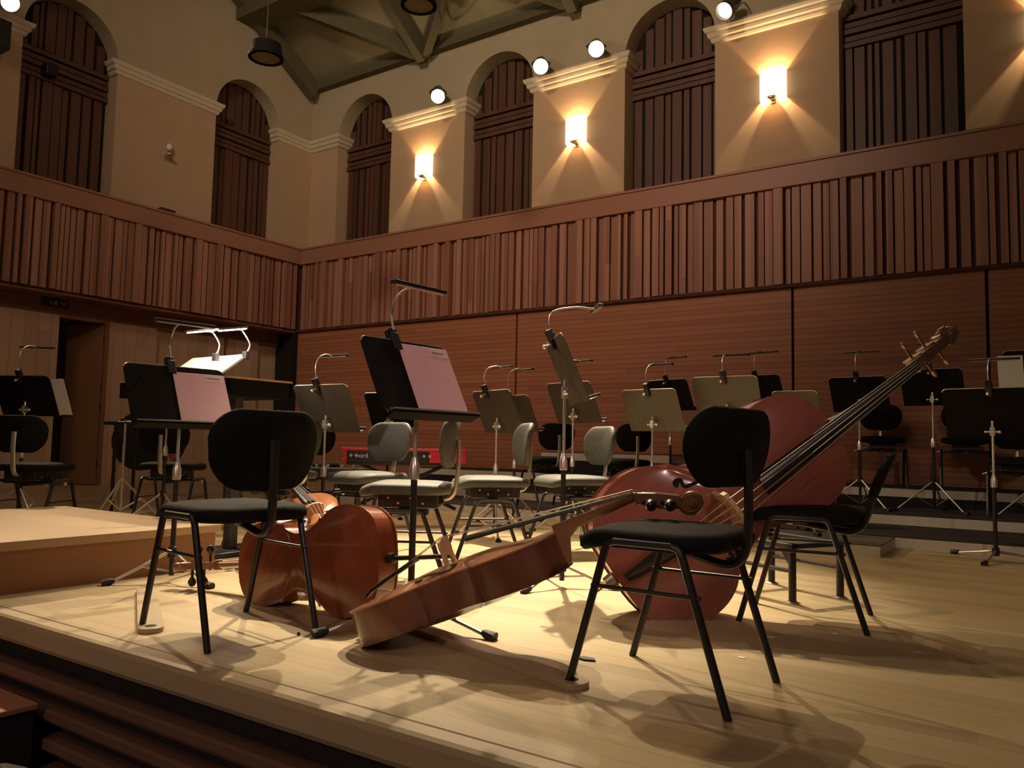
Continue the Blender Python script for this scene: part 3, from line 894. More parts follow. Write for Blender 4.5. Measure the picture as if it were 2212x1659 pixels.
# two goosenecks on the rest, lit bars
for i, (bx, by, lx, ly, mx, my, lb) in enumerate(((466, 770, 402, 716, 470, 735, 'lit score lamp, nearer bright bar over the white score'), (531, 766, 470, 712, 536, 735, 'lit score lamp, farther bright bar over the white score'))):
    p0 = at(bx, by, 4.95); p2 = at((lx+50), ly, 4.85); p1 = at(mx+4, my+10, 4.95)
    t = thing('score_lamp', lb, 'lamp', p0, 0, 'score lamps on the conductor desk')
    pth = smoothpath([V((0, 0, 0)), p1-p0, at(mx-8, my-14, 4.9)-p0, p2-p0], 6)
    obj('gooseneck', MB().tube(pth, .005, 8), 'steel', t, smooth=True)
    obj('clamp', MB().box((-.02, -.015, -.03), (.02, .015, .02)), 'tube', t, bevel=.004)
    q0 = at(lx, ly+2, 4.75)-p0; q1 = at(lx+64, ly-3, 4.88)-p0
    dd = (q1-q0).normalized(); sd = dd.cross(V((0, 0, 1))).normalized(); uu = sd.cross(dd)
    T = Matrix((dd, sd, uu)).transposed().to_4x4(); T.translation = q0
    L_ = (q1-q0).length
    h_ = obj('lamp_bar', MB().box((0, -.016, 0), (L_, .016, .012), T), 'steel', t)
    obj('led_strip', MB().box((.01, -.013, -.006), (L_-.01, .013, 0), T), 'led', h_)
    ar = bpy.data.lights.new('lamp_light', 'AREA'); ar.shape = 'RECTANGLE'; ar.size = L_; ar.size_y = .03; ar.energy = 5.; ar.color = (1., .88, .72)
    o = bpy.data.objects.new('lamp_light', ar); COL.objects.link(o)
    o.matrix_world = Matrix.Translation(p0) @ T @ Matrix.Translation((L_/2, 0, -.02))

# ------------------------------------------------------------------ violin family
def instrument(name, label, cat, mw, P, mats):
    """local: x across, y from bottom to scroll, z from back plate to top plate"""
    L, lo, wa, up, rib, arch = P['L'], P['lo'], P['wa'], P['up'], P['rib'], P['arch']
    k = L/.755
    half = [(0, 0), (.09, .004), (.155, .025), (.20, .075), (.22, .15), (.215, .215), (.195, .262), (.172, .288), (.176, .300), (.150, .318), (.125, .362), (.115, .41), (.121, .455), (.138, .488), (.158, .500), (.155, .515), (.165, .56), (.17, .61), (.158, .672), (.122, .722), (.07, .747), (.025, .755)]
    def wid(x, y):
        yy = y
        f = lo/.22 if yy < .29 else (wa/.115 if .33 < yy < .47 else (up/.17 if yy > .51 else None))
        if f is None:
            if yy < .4: a_ = (yy-.29)/.04; f = (lo/.22)*(1-a_)+(wa/.115)*a_
            else: a_ = (yy-.47)/.04; f = (wa/.115)*(1-a_)+(up/.17)*a_
        return x*f
    H = [(wid(x, y), y*k) for x, y in half]
    S_ = smoothpath([(x, y, 0) for x, y in H[:9]], 3)[:-1]+smoothpath([(x, y, 0) for x, y in H[8:15]], 3)[:-1]+smoothpath([(x, y, 0) for x, y in H[14:]], 3)
    R_ = [(p.x, p.y) for p in S_]
    out = R_+[(-x, y) for x, y in R_[::-1] if x > 1e-4]
    cy = .40*k
    n = len(out)
    import bisect
    ang = sorted((math.atan2(y-cy, x), math.hypot(x, y-cy)) for x, y in out)
    aa = [q[0] for q in ang]
    def rad(a_):
        i = bisect.bisect(aa, a_) % n
        a0, r0 = ang[i-1]; a1, r1 = ang[i]
        d0 = (a_-a0) % (2*PI); d1 = (a1-a0) % (2*PI)
        return r0+(r1-r0)*(d0/d1 if d1 > 1e-9 else 0)
    def hs(s):
        s = min(max(s, 0), 1)
        if s > .93: return -.004*arch/.02*0
        return arch*(.5+.5*math.cos(PI*(s/.93)**1.5))
    def hgt(x, y):
        r = math.hypot(x, y-cy)
        return hs(r/max(rad(math.atan2(y-cy, x)), 1e-6))
    t = thing(name, label, cat, mw=mw, group=P.get('group'))
    rings = [1., .985, .95, .9, .82, .72, .6, .47, .33, .18]
    def plate(z, sgn, th):
        mb = MB(); vs = []; fs = []
        for s in rings:
            for x, y in out: vs.append((x*s, cy+(y-cy)*s, z+sgn*(hs(s)+.0)))
        for i in range(len(rings)-1):
            for q in range(n):
                a_ = i*n+q; b_ = i*n+(q+1) % n
                fs.append((a_, b_, b_+n, a_+n))
        c0 = len(vs); vs.append((0, cy, z+sgn*arch))
        li = (len(rings)-1)*n
        for q in range(n): fs.append((li+q, li+(q+1) % n, c0))
        # edge thickness
        e0 = len(vs)
        for x, y in out: vs.append((x, y, z-sgn*th))
        for q in range(n): fs.append((q, (q+1) % n, e0+(q+1) % n, e0+q))
        e1 = len(vs)
        for x, y in out: vs.append((x*.96, cy+(y-cy)*.96, z-sgn*th))
        for q in range(n): fs.append((e0+q, e0+(q+1) % n, e1+(q+1) % n, e1+q))
        mb.add(vs, fs)
        return mb
    th = .006*k
    obj('top_plate', plate(rib, 1, th), mats['top'], t, smooth=True, auto=50)
    obj('back_plate', plate(0, -1, th), mats['back'], t, smooth=True, auto=50)
    mb = MB()
    ins = [(x*.978, cy+(y-cy)*.988) for x, y in out]
    vs = [(x, y, 0.) for x, y in ins]+[(x, y, rib) for x, y in ins]
    mb.add(vs, [(q, (q+1) % n, n+(q+1) % n, n+q) for q in range(n)])
    obj('ribs', mb, mats['rib'], t, smooth=True, auto=40)
    if P.get('blocks'):
        mb = MB()
        for x, y in ((.225*lo/.22, .12), ):
            pass
    # f holes
    for s in (-1, 1):
        pts = [(.070, .405), (.076, .398), (.084, .402), (.086, .412), (.078, .42), (.064, .412), (.060, .398), (.068, .380)]
        fpath = [(.118, .285), (.126, .281), (.131, .289), (.124, .299), (.110, .296), (.103, .303), (.098, .325), (.092, .35), (.083, .378), (.074, .395), (.064, .398), (.052, .389), (.050, .400), (.058, .405), (.064, .400)]
        q = []
        kx = lo/.22
        for x, y in fpath:
            X, Y = x*kx*s*.98, y*k+.0*k
            q.append((X, Y))
        sp = smoothpath([(x, y, 0) for x, y in q], 5)
        path = [V((p.x, p.y, rib+hgt(p.x, p.y)+.0016*k)) for p in sp]
        w = []
        m_ = len(path)
        for i in range(m_):
            u = i/(m_-1)
            w.append((.0065 if u < .22 or u > .78 else .0048)*k*1.1)
        obj('f_hole', MB().tube(path, w, 8, sx=(V((0, 0, 1)), .12)), 'dark', t, smooth=True)
    # neck, fingerboard, pegbox, scroll
    yn = L; nut = yn+P['neck']; zt = rib+.012*k
    rise = P['rise']
    zf0 = zt+.012*k                                # fingerboard underside at the body
    def fbz(y): return zf0+rise*(y-nut)/(P['fb']) * -1
    yfb = nut-P['fb']
    zn = zf0; zb_ = zf0+rise
    fbw0, fbw1 = P['fbw']
    mb = MB()
    rows = []
    for y, w, z in ((nut, fbw1, zn), (yfb, fbw0, zb_)):
        r_ = []
        for i in range(7):
            a_ = PI*i/6
            r_.append((w*math.cos(a_), y, z+.004*k+w*.42*math.sin(a_)))
        rows.append(r_+[(-w, y, z), (w, y, z)])
    m_ = len(rows[0])
    mb.add(rows[0]+rows[1], [tuple(range(m_)), tuple(range(2*m_-1, m_-1, -1))]+[(i, (i+1) % m_, m_+(i+1) % m_, m_+i) for i in range(m_)])
    obj('fingerboard', mb, 'ebony', t, smooth=True, auto=40)
    mb = MB()
    rows = []
    for y, w, z0, z1 in ((yn-.004, fbw1*1.35, .0, zn+.0), (yn+.012*k, fbw1*1.25, rib*.12, zn), (yn+.035*k, fbw1*1.12, rib*.72, zn), (yn+.07*k, fbw1*1.05, rib*.90, zn), (nut, fbw1*.98, zn-.022*k, zn)):
        r_ = [(w, y, z1+.0)]
        for i in range(1, 8):
            a_ = PI*i/8
            r_.append((w*math.cos(a_), y, z1-(z1-z0)*math.sin(a_)))
        r_.append((-w, y, z1))
        rows.append(r_)
    m_ = len(rows[0]); vs = sum(rows, [])
    fs = []
    for j in range(len(rows)-1):
        for i in range(m_): fs.append((j*m_+i, j*m_+(i+1) % m_, (j+1)*m_+(i+1) % m_, (j+1)*m_+i))
    fs += [tuple(range(m_)), tuple(range(len(vs)-1, len(vs)-m_-1, -1))]
    obj('neck', MB().add(vs, fs), mats['neck'], t, smooth=True, auto=50)
    pb = P['peg']
    w0, w1 = fbw1*1.1, fbw1*.75
    zt0, zt1 = zn+.008*k, zn-.03*k
    pbm = MB()
    sect = lambda y, w, a_, b_: [(-w, y, a_), (w, y, a_), (w, y, b_), (-w, y, b_)]
    A_ = sect(nut, w0, zn-.03*k, zt0); B_ = sect(nut+pb*.5, w0*.98, zn-.072*k, zn-.018*k); C_ = sect(nut+pb, w1, zn-.096*k, zn-.052*k)
    pbm.add(A_+B_+C_, [(0, 1, 2, 3), (11, 10, 9, 8)]+[(j*4+i, j*4+(i+1) % 4, j*4+4+(i+1) % 4, j*4+4+i) for j in range(2) for i in range(4)])
    obj('pegbox', pbm, mats['neck'], t, bevel=.004*k)
    # scroll volute
    cz, cyy = zn-.082*k, nut+pb+.024*k
    sp = []; rr = []
    for i in range(40):
        a_ = 2.2*2*PI*i/39
        r0 = (.036-.030*(i/39)**.8)*k
        sp.append((0, cyy+r0*math.cos(a_+2.4), cz+r0*math.sin(a_+2.4)))
        rr.append((.0135-.006*i/39)*k)
    vol = MB()
    for i, (p, r_) in enumerate(zip(sp, rr)): pass
    vol.tube(sp, rr, 10, sx=(V((1, 0, 0)), 1.5))
    vol.cyl((-.028*k, cyy, cz), (.028*k, cyy, cz), .012*k)
    vol.cyl((-.014*k, cyy, cz), (.014*k, cyy, cz), .030*k, seg=24)
    vol.cyl((-.022*k, cyy, cz), (.022*k, cyy, cz), .021*k, seg=20)
    obj('scroll', vol, mats['neck'], t, smooth=True)
    for i in range(4):
        y = nut+pb*(.18+.2*i); s = 1 if i % 2 else -1
        z = zn-(.026+.05*(.18+.2*i))*k
        pg = MB().cyl((-s*w0*1.2, y, z), (s*(w0+.03*k), y, z), .007*k, .006*k)
        if P.get('machine'):
            pg = MB().cyl((-s*w0, y, z), (s*(w0+.045), y, z), .006).box((s*w0-.004, y-.03, z-.03), (s*w0+.004, y+.03, z+.03))
            pg.ball((s*(w0+.062), y, z), .020, sc=(1, .35, .8))
        else:
            pg.lathe([(.006*k, 0), (.010*k, .004*k), (.018*k, .018*k), (.019*k, .026*k), (.012*k, .04*k), (.004*k, .044*k)], seg=12, T=Matrix.Translation((s*(w0+.03*k), y, z)) @ Matrix.Rotation(s*PI/2, 4, 'Y'))
        obj('tuning_peg' if not P.get('machine') else 'tuning_machine', pg, 'ebony' if not P.get('machine') else 'brass', t, smooth=True)
    # bridge
    yb = P['bridge']; zb0 = rib+hgt(0, yb); bh = P['bh']; bw = P['bw']
    br = MB()
    prof = [(-bw, 0), (-bw*.62, 0), (-bw*.5, bh*.30), (-bw*.2, bh*.42), (bw*.2, bh*.42), (bw*.5, bh*.30), (bw*.62, 0), (bw, 0), (bw*.92, bh*.12), (bw*.82, bh*.45), (bw*.95, bh*.62), (bw*.86, bh*.86), (bw*.45, bh*.97), (0, bh), (-bw*.45, bh*.97), (-bw*.86, bh*.86), (-bw*.95, bh*.62), (-bw*.82, bh*.45), (-bw*.92, bh*.12)]
    Tb = Matrix.Translation((0, yb, zb0-.002)) @ Matrix.Rotation(PI/2, 4, 'X')
    br.prism(prof, -.006*k, .006*k, Tb)
    obj('bridge', br, 'bridge', t)
    # tailpiece, strings, endpin
    yt0, yt1 = P['tail']
    ztb = rib+.035*k; zte = zb0+bh*.52
    mb = MB()
    rows = []
    for y, w, z in ((yt0, .012*k, rib+.02*k), (yt0+.03*k, .016*k, ztb), (yt1-.02*k, .029*k, zte), (yt1, .027*k, zte+.003*k)):
        rows.append([(-w, y, z-.006*k), (-w*.6, y, z+.006*k), (0, y, z+.009*k), (w*.6, y, z+.006*k), (w, y, z-.006*k)])
    vs = sum(rows, [])
    fs = [(j*5+i, j*5+i+1, j*5+5+i+1, j*5+5+i) for j in range(3) for i in range(4)]+[tuple(j*5+i for i in range(5)) for j in (0, 3)]+[(j*5+4, j*5, j*5+5, j*5+9) for j in range(3)]
    obj('tailpiece', MB().add(vs, fs), 'ebony', t, smooth=True)
    for i in range(4):
        f = (i-1.5)/1.5
        xb, xn = f*bw*.62, f*fbw1*.72
        zz = zb0+bh*(1-.05*f*f)+.001
        obj('string', MB().tube([(f*.02*k, yt1-.01, zte+.008*k), (xb, yb, zz), (xn, nut, zn+.016*k), (xn*.4, nut+pb*(.2+.2*i), zn-(.014+.05*(.2+.2*i))*k)], P['sr'], 6), 'string', t)
    ep = P['pin']
    mb = MB().lathe([(.012*k, -.03*k), (.02*k, -.026*k), (.022*k, 0), (.012*k, .01*k)], seg=14, T=Matrix.Translation((0, 0, rib*.5)) @ Matrix.Rotation(-PI/2, 4, 'X'))
    mb.cyl((0, 0, rib*.5), (0, -ep, rib*.5), P.get('pinr', .005))
    obj('endpin', mb, P.get('pinm', 'steel'), t, smooth=True)
    return t
CELLO = dict(L=.755, lo=.215, wa=.115, up=.17, rib=.118, arch=.026, neck=.28, fb=.58, rise=.052, fbw=(.031, .0155), peg=.135, bridge=.365, bh=.092, bw=.045, tail=(.02, .245), sr=.0011, pin=.06, group='cellos')
BASS = dict(L=1.10, lo=.33, wa=.185, up=.255, rib=.19, arch=.034, neck=.43, fb=.86, rise=.075, fbw=(.045, .021), peg=.24, bridge=.515, bh=.15, bw=.075, tail=(.03, .36), sr=.0022, pin=.10, machine=True)
def frame(x, y, z, t):
    m_ = Matrix((V(x), V(y), V(z))).transposed().to_4x4(); m_.translation = V(t)
    return m_
instrument('cello', 'dark brown cello propped with its scroll on the front chair seat', 'cello',
           frame((.2738, -.96, -.0578), (.8942, .232, .3829), (-.3542, -.1565, .922), (-1.957, 2.0831, .004)), dict(CELLO, pin=.02),
           dict(top='cw_top', back='cw_rib', rib='cw_rib', neck='neckm'))
instrument('cello', 'glossy reddish cello on its side, back facing us, beside the podium', 'cello',
           frame((.1227, -.0677, -.9901), (-.9902, -.0755, -.1175), (-.0668, .9948, -.0763), (-2.0964, 2.235, .240)), dict(CELLO, pin=.30, pinr=.009, pinm='tube'),
           dict(top='cv_top', back='cv_back', rib='cv_back', neck='neckm'))
instrument('double_bass', 'large red double bass leaning on its side against a chair', 'double bass',
           frame((.4793, .3327, -.8121), (.6201, .5264, .5816), (.6211, -.7824, .046), (-1.5334, 3.0317, .138)), BASS,
           dict(top='bv', back='bvr', rib='bvr', neck='neckd'))
# third cello, face up, neck on a chair
p0 = spot_xy(752, 3.60); p1 = spot_xy(568, 4.9)
yv = (V((p1.x, p1.y, .50))-V((p0.x, p0.y, .04))).normalized()
xv = yv.cross(V((0, 0, 1))).normalized(); zv = xv.cross(yv)
xv, zv = (Matrix.Rotation(math.radians(-14), 3, yv) @ xv), (Matrix.Rotation(math.radians(-14), 3, yv) @ zv)
instrument('cello', 'orange cello lying face up behind the glossy reddish one', 'cello', frame(xv, yv, zv, (p0.x, p0.y, .06)), dict(CELLO, pin=.03),
           dict(top='cv_top', back='cv_back', rib='cv_back', neck='neckm'))

# ------------------------------------------------------------------ floor items
def board(a, b, label, w=.085):
    a = V(a); b = V(b); d = b-a; L_ = d.length; ang = math.atan2(d.y, d.x)
    t = thing('endpin_board', label, 'board', (a.x, a.y, 0), ang, 'endpin boards')
    r = w/2
    out = [(r*.0-.0+r*math.cos(q)-0, r*math.sin(q)) for q in (PI/2+PI*i/12 for i in range(13))]
    out = [(x-.01, y) for x, y in out]+[(L_, -r*.9), (L_, r*.9)]
    obj('strip', MB().prism(out, 0, .018), 'nosing', t, bevel=.002)
    obj('leg_hole', MB().lathe([(.02, .0181), (.018, .0186)], seg=16), 'dark', t)
board((-2.635, 1.66, 0), (-3.32, 2.06, 0), 'pale endpin board under the foot of the podium side chair')
board((-1.137, 2.02, 0), (-1.93, 2.26, 0), 'endpin board from the front chair foot to under the propped cello')
fs_ = thing('footrest_frame', 'low black rectangular frame under the bass chair', 'frame', onz(1712, 1303), math.radians(62))
for (x, y) in ((0, 0), (.31, 0), (0, .42), (.31, .42)):
    lg = obj('leg', MB().cyl((x, y, 0), (x, y, .24), .017), 'tube', fs_, smooth=True)
    obj('foot_plate', MB().lathe([(.034, 0), (.034, .004), (.018, .01)], (x, y, 0), 16), 'steel', lg, smooth=True)
obj('top_rail', MB().box((-.02, -.02, .24), (.33, .02, .262)).box((-.02, .40, .24), (.33, .44, .262)).box((-.02, -.02, .24), (.02, .44, .262)).box((.29, -.02, .24), (.33, .44, .262)), 'tube', fs_, bevel=.003)
obj('lower_rail', MB().cyl((0, 0, .14), (0, .42, .14), .01).cyl((.31, 0, .14), (.31, .42, .14), .01), 'tube', fs_, smooth=True)
obj('gusset', MB().prism([(0, 0), (.07, 0), (0, -.09)], -.008, .008, Matrix.Translation((0, .0, .24)) @ Matrix.Rotation(PI/2, 4, 'Z') @ Matrix.Rotation(PI/2, 4, 'X')), 'tube', fs_)
for i, (px, py, s, lb) in enumerate(((1660, 1376, .045, 'longest white paper scrap on the boards between two chairs'), (1602, 1421, .022, 'small white scrap on the boards beside the front chair leg'), (1803, 1369, .02, 'tiny pale scrap on the floor near the bass chair foot'))):
    p = onz(px, py)
    tag(obj('paper_scrap', MB().box((p.x-s/2, p.y-.007, 0.0005), (p.x+s/2, p.y+.007, .002)), 'paper'), lb, 'paper scrap', 'scraps on the stage floor')
p = onz(1268, 1425)
tag(obj('felt_piece', MB().prism([(-.03, -.012), (.0, -.02), (.035, -.008), (.02, .014), (-.02, .012)], .001, .006, Matrix.Translation(p)), 'rubber'), 'black felt scrap on the floor beside the front chair leg', 'scrap')
p = onz(645, 1372)
tag(obj('pebble', MB().ball((p.x, p.y, .005), .006), 'rubber', smooth=True), 'tiny dark crumb on the boards near the reddish cello', 'crumb')

# risers across the back
def riser(name, x0, x1, y0, y1, z0, z1, label, pale=.085):
    t = thing(name, label, 'riser', ((x0+x1)/2, y0, z0), 0, 'stage risers')
    w = (x1-x0)/2; d = y1-y0; h = z1-z0
    if h-pale > .01: obj('kick_panel', MB().box((-w, .01, 0), (w, d, h-pale)), 'risertop', t)
    obj('fascia', MB().box((-w, 0, max(h-pale, 0)), (w, d, h-.008)), 'riser', t)
    obj('carpet', MB().box((-w, 0.004, h-.008), (w, d, h)), 'risertop', t)
riser('riser', -7.2, 1.6, 6.30, 7.25, 0, .08, 'lowest dark riser with a pale front edge')
riser('riser', -7.2, 1.6, 7.25, 8.30, 0, .17, 'second riser step with a pale front edge')
riser('riser', -7.2, 1.6, 8.30, 9.08, 0, .347, 'highest long riser against the batten wall')
riser('riser', -5.3, -3.55, 8.55, 9.06, .347, .60, 'short upper riser block behind the pale lit chair', pale=.10)
t = thing('step_block', 'low pale step block at the foot of the risers', 'step', (-2.3, 5.66, 0))
obj('fascia', MB().box((.55, 0, 0), (1.39, .62, .066)), 'riser', t)
obj('carpet', MB().box((.55, 0, .066), (1.39, .62, .074)), plain('step_grey_top', (.10, .085, .06), .8), t)

# bottle on the riser
p = at(1806, 1092, 6.4)
t = thing('bottle', 'dark bottle standing on the riser beside the bass', 'bottle', (p.x, p.y, .08))
obj('body', MB().lathe([(.028, 0), (.035, .004), (.035, .14), (.03, .165), (.013, .19), (.012, .225)], seg=16), 'ebony', t, smooth=True)
obj('cap', MB().cyl((0, 0, .225), (0, 0, .24), .014), 'tube', t, smooth=True)

# red keyboard on a black stand
p = at(742, 967, 6.45); q = at(1008, 971, 6.75)
d = V((q.x-p.x, q.y-p.y, 0)); Lk = d.length
rk = Matrix.Rotation(math.atan2(d.y, d.x), 4, 'Z'); rk.translation = p
kb = thing('keyboard', 'red stage keyboard on a black stand, rear towards us', 'keyboard', mw=rk)
obj('case', MB().box((0, 0, -.022), (Lk, .30, 0)).box((0, .02, -.115), (Lk, .30, -.09)).box((Lk-.32, -.005, -.115), (Lk, .02, -.02)).box((0, 0, -.115), (.03, .02, -.02)), 'redcase', kb, bevel=.006)
obj('rear_panel', MB().box((.03, .012, -.115), (Lk-.32, .05, -.022)), 'tube', kb)
fc = bpy.data.curves.new('lettering', 'FONT'); fc.body = 'nord'; fc.size = .052; fc.extrude = .001; fc.align_x = 'LEFT'
tx = bpy.data.objects.new('lettering', fc); COL.objects.link(tx); tx.parent = kb
tx.location = (.115, .0105, -.085); tx.rotation_euler = (PI/2, 0, 0)
bpy.context.view_layer.update()
lm_ = bpy.data.meshes.new_from_object(tx.evaluated_get(bpy.context.evaluated_depsgraph_get()))
lm_.materials.clear(); lm_.materials.append(M['paper'])
lo_ = bpy.data.objects.new('lettering', lm_); COL.objects.link(lo_); lo_.parent = kb
lo_.location = (.10, .0105, -.078); lo_.rotation_euler = (PI/2, 0, 0)
bpy.data.objects.remove(tx)
for x in (.06, .10, .66, .71): obj('plug', MB().cyl((x, .0, -.06), (x, -.03, -.06), .012), 'steel', kb, smooth=True)
kz = p.z-.115
obj('stand_leg', MB().tube([(.12, .15, -.115), (.95*Lk, .15, -kz-.0)], .016, 8), 'tube', kb, smooth=True)
obj('stand_leg', MB().tube([(.9*Lk, .15, -.115), (.05*Lk, .15, -kz-.0)], .016, 8), 'tube', kb, smooth=True)
obj('stand_rail', MB().box((.05, .03, -.14), (Lk-.05, .06, -.115)).box((.05, .24, -.14), (Lk-.05, .27, -.115)), 'tube', kb)
# keyboard player's gear
p = spot_xy(690, 6.2)
pt = thing('pedal_board', 'low black gear table of small chrome fittings before the keyboard', 'table', (p.x, p.y, 0), math.radians(32))
obj('top', MB().box((-.38, -.18, .44), (.38, .18, .47)), 'tube', pt)
for x, y in ((-.34, -.15), (.34, -.15), (-.34, .15), (.34, .15)): obj('leg', MB().cyl((x, y, 0), (x, y, .44), .014), 'tube', pt, smooth=True)
kn = MB()
for i in range(7): kn.cyl((-.3+i*.1, -.1+.05*(i % 2), .47), (-.3+i*.1, -.1+.05*(i % 2), .50), .014)
obj('fitting', kn, 'steel', pt, smooth=True)

# percussion corner
p = spot_xy(382, 7.4); h = at(382, 914, 7.4).z
pc = thing('percussion_table', 'long black percussion table rail behind the podium', 'table', (p.x, p.y, 0), math.radians(30))
obj('top', MB().box((-.60, -.2, h-.03), (.62, .2, h)), 'tube', pc)
for x, y in ((-.5, -.17), (.56, -.17), (-.5, .17), (.56, .17)): obj('leg', MB().cyl((x, y, 0), (x, y, h-.03), .016), 'tube', pc, smooth=True)
for i, (x, lb) in enumerate(((-.48, 'black beater lying at the near end of the percussion table'), (-.36, 'black beater beside the first one on the percussion table'))):
    q = rk.__class__.Rotation(math.radians(30), 4, 'Z'); q.translation = p
    t = thing('beater', lb, 'beater', mw=q @ Matrix.Translation((x, -.1, h+.012)), group='beaters on the percussion table')
    obj('handle', MB().cyl((0, 0, 0), (.1, .22, 0), .006), 'bridge', t, smooth=True)
    obj('head', MB().ball((0, 0, .006), .02), 'rubber', t, smooth=True)
p = at(305, 965, 8.3)
rd = Matrix.Rotation(math.radians(35), 4, 'Z'); rd.translation = (p.x, p.y, 0)
dm = thing('bass_drum', 'red drum behind the percussion table', 'drum', mw=rd)
zc_ = .64; R0 = .29
obj('shell', MB().cyl((0, 0, zc_), (0, .40, zc_), R0, seg=32), 'drum', dm, smooth=True)
for y in (-.01, .38): obj('hoop', MB().lathe([(R0+.006, 0), (R0+.018, 0), (R0+.018, .035), (R0+.006, .035)], seg=32, T=Matrix.Translation((0, y+.035, zc_)) @ Matrix.Rotation(PI/2, 4, 'X')), 'tube', dm, smooth=True)
lg = MB()
for a in (-.6, 0, .6, 1.2, 2.0): lg.cyl((R0*1.03*math.sin(a), .05, zc_+R0*1.03*math.cos(a)), (R0*1.03*math.sin(a), .33, zc_+R0*1.03*math.cos(a)), .009)
obj('tension_rod', lg, 'chrome', dm, smooth=True)
for s in (-1, 1): obj('spur', MB().cyl((s*R0*.8, .1, zc_-.15), (s*(R0+.12), .05, 0), .01), 'steel', dm, smooth=True)
p = spot_xy(268, 6.75)
hh = thing('cymbal_stand', 'bright chrome tripod stand on the floor left of the drum', 'stand', (p.x, p.y, 0), .4)
obj('pole', MB().cyl((0, 0, .05), (0, 0, .82), .011), 'chrome', hh, smooth=True)
for k_ in range(3):
    a = 2*PI*k_/3+.5
    lg = obj('leg', MB().tube([(.01*math.cos(a), .01*math.sin(a), .32), (.30*math.cos(a), .30*math.sin(a), .012)], .009, 8).tube([(0, 0, .06), (.16*math.cos(a), .16*math.sin(a), .16)], .007, 8), 'chrome', hh, smooth=True)
    obj('rubber_foot', MB().ball((.30*math.cos(a), .30*math.sin(a), .018), .024), 'rubber', lg, smooth=True)
obj('top_holder', MB().cyl((-.06, 0, .80), (.06, 0, .80), .012).box((-.07, -.03, .62), (-.01, .03, .78)), 'tube', hh, smooth=True)

# exit sign
p = at(120, 655, 12.05)
es = thing('exit_sign', 'small dark exit sign above the open door', 'sign', (-10.985, 5.29, 2.45), PI/2)
obj('face', MB().box((-.15, -.02, -.055), (.15, .015, .055)), 'green', es, bevel=.004)
s_ = MB().box((.05, -.022, -.012), (.10, -.02, .012)).prism([(0, -.028), (.034, 0), (0, .028)], -.001, .001, Matrix.Translation((.095, -.021, 0)) @ Matrix.Rotation(PI/2, 4, 'X'))
s_.box((-.03, -.022, -.03), (.01, -.02, .03)).ball((-.065, -.021, .026), .009).box((-.075, -.022, -.028), (-.055, -.02, .016))
obj('pictogram', s_, 'signwhite', es)
tag(obj('ledge_box', MB().box((XP-.05, 6.45, Z_LT), (XP+.07, 6.68, Z_LT+.05)), 'tube', bevel=.01), 'small black box lying on the left balcony ledge', 'box')
tag(obj('panel_box', MB().box((XW-DEP+.08, 5.28, 5.82), (XW-DEP+.24, 5.45, 6.0)), 'tube', bevel=.02), 'small dark box fixed on the panel in the nearer left arch', 'box')
t = thing('loudspeaker', 'black loudspeaker at the left picture edge by the arch', 'speaker', onx(-6, 75, -11.33))
obj('cabinet', MB().box((-.14, -.12, -.19), (.12, .12, .19)), 'tube', t, bevel=.01)
obj('bracket', MB().box((-.27, -.03, -.03), (-.14, .03, .03)), 'tube', t)

# lower left corner: wooden box and black cloth
q = ony(75, 1519, 1.44)
bz = q.z+.98
bx = thing('wooden_box', 'reddish wooden box corner in front of the stage edge', 'box', (q.x, q.y, -.98), 0)
obj('body', MB().box((-1.3, -.34, 0), (0, 0, bz-.02)), 'risertop', bx)
obj('top', MB().box((-1.32, -.36, bz-.02), (.01, .01, bz)), 'redwood', bx, bevel=.004)
q = ony(-40, 1735, .90)
ic = MB()
vs = []; fs = []
N = 20
for i in range(N+1):
    for j in range(N):
        a = PI*i/N; b = 2*PI*j/N
        dv = V((math.sin(a)*math.cos(b)*.24, math.sin(a)*math.sin(b)*.16, math.cos(a)*.12))
        dv *= 1+.22*noise.noise(dv*9+V((3, 1, 2)))
        vs.append(dv)
for i in range(N):
    for j in range(N):
        fs.append((i*N+j, (i+1)*N+j, (i+1)*N+(j+1) % N, i*N+(j+1) % N))
ic.add(vs, fs)
bg_ = thing('black_bag', 'crumpled black cloth bag in the lower left corner', 'bag', (q.x, q.y, q.z-.06))
obj('cloth', ic, 'bag', bg_, smooth=True)
obj('handle', MB().tube(arc((0, 0, .08), .09, .1, PI-.1, 12), .012, 8), 'bag', bg_, smooth=True)
seat_ = thing('audience_seat', 'dark seat under the black cloth bag, lower left corner', 'seat', (q.x, q.y, -.98))
sz_ = q.z-.16+.98
obj('cushion', MB().box((-.3, -.24, sz_-.07), (.26, .24, sz_)), 'bag', seat_, bevel=.02)
obj('pedestal', MB().box((-.25, -.2, 0), (.2, .2, sz_-.07)), 'risertop', seat_)

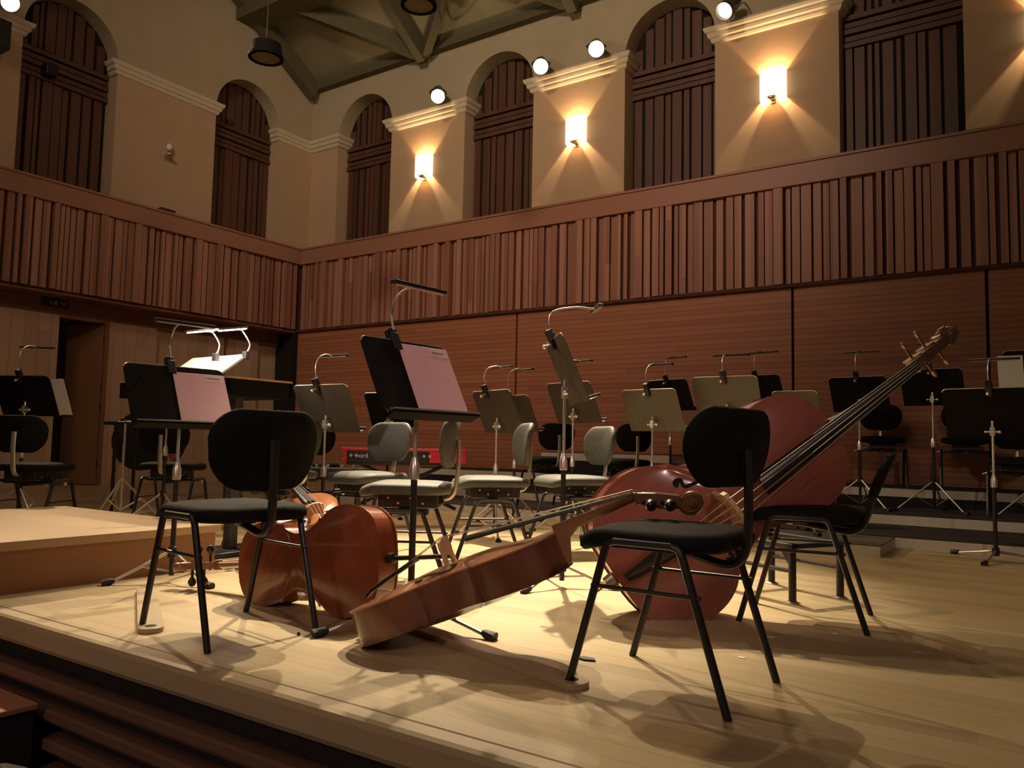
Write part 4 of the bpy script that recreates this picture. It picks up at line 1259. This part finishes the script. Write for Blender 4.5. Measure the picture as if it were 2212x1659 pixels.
# ------------------------------------------------------------------ stage lights above the frame, added fills and ambience
KEY = (1., .83, .58)
light('stage_key', 'SPOT', (-4.4, 7.0, 7.2), 8600, KEY, (-2.55, 3.7, 0), spot_size=math.radians(29), spot_blend=1., shadow_soft_size=.055)
light('stage_key', 'SPOT', (-6.2, 6.6, 7.4), 2300, KEY, (-2.7, 3.2, 0), spot_size=math.radians(34), spot_blend=1., shadow_soft_size=.055)
light('stage_key', 'SPOT', (-3.6, 6.2, 7.2), 260, KEY, (-2.3, 2.0, 0), spot_size=math.radians(60), spot_blend=1., shadow_soft_size=.055)
light('hall_fill', 'AREA', (-3.5, -3.0, 7.5), 85, (1., .74, .50), (-5.5, 9, 4.5), size=3.0)  # added area fill for hall ambience from the camera side
light('wall_fill', 'SPOT', (-3.5, -2.5, 8.5), 1800, (1., .74, .54), (-7.2, 10, 5.6), spot_size=math.radians(62), spot_blend=.8, shadow_soft_size=.6)  # added spots stand in for bounce on the upper walls
light('wall_fill', 'SPOT', (1.0, 3.0, 7.6), 380, (1., .70, .50), (-11.4, 6.8, 4.2), spot_size=math.radians(62), spot_blend=.8, shadow_soft_size=.6)
light('stage_side', 'SPOT', (3.6, -.6, 4.2), 330, (1., .66, .62), (-2.2, 3.2, .9), spot_size=math.radians(32), spot_blend=1., shadow_soft_size=.2)
light('riser_fill', 'SPOT', (2.4, -3.5, 4.6), 300, (1., .82, .64), (-.2, 7.4, .25), spot_size=math.radians(17), spot_blend=.8, shadow_soft_size=.15)  # unseen spot added to brighten the riser fronts
light('stage_front_fill', 'SPOT', (-.6, -4.5, 3.2), 240, (1., .72, .58), (-2.6, 1.5, -.25), spot_size=math.radians(50), spot_blend=1., shadow_soft_size=.3)  # unseen spot added to lift the stage edge and its bars
light('red_wash', 'SPOT', (-4.5, 1.5, 6.0), 190, (1., .40, .28), (-5.2, 9.1, 2.3), spot_size=math.radians(66), spot_blend=1., shadow_soft_size=.3)
light('ceiling_wash', 'SPOT', (-6, 5.5, 5.2), 80, (1., .90, .58), (-7, 9.2, 8.2), spot_size=math.radians(120), spot_blend=1., shadow_soft_size=.2)
w = bpy.data.worlds.new('hall'); SC.world = w; w.use_nodes = True
w.node_tree.nodes['Background'].inputs[0].default_value = (.75, .52, .33, 1)
w.node_tree.nodes['Background'].inputs[1].default_value = .05
SC.view_settings.view_transform = 'Standard'
SC.view_settings.look = 'None'
SC.view_settings.gamma = 1
SC.view_settings.exposure = 0.
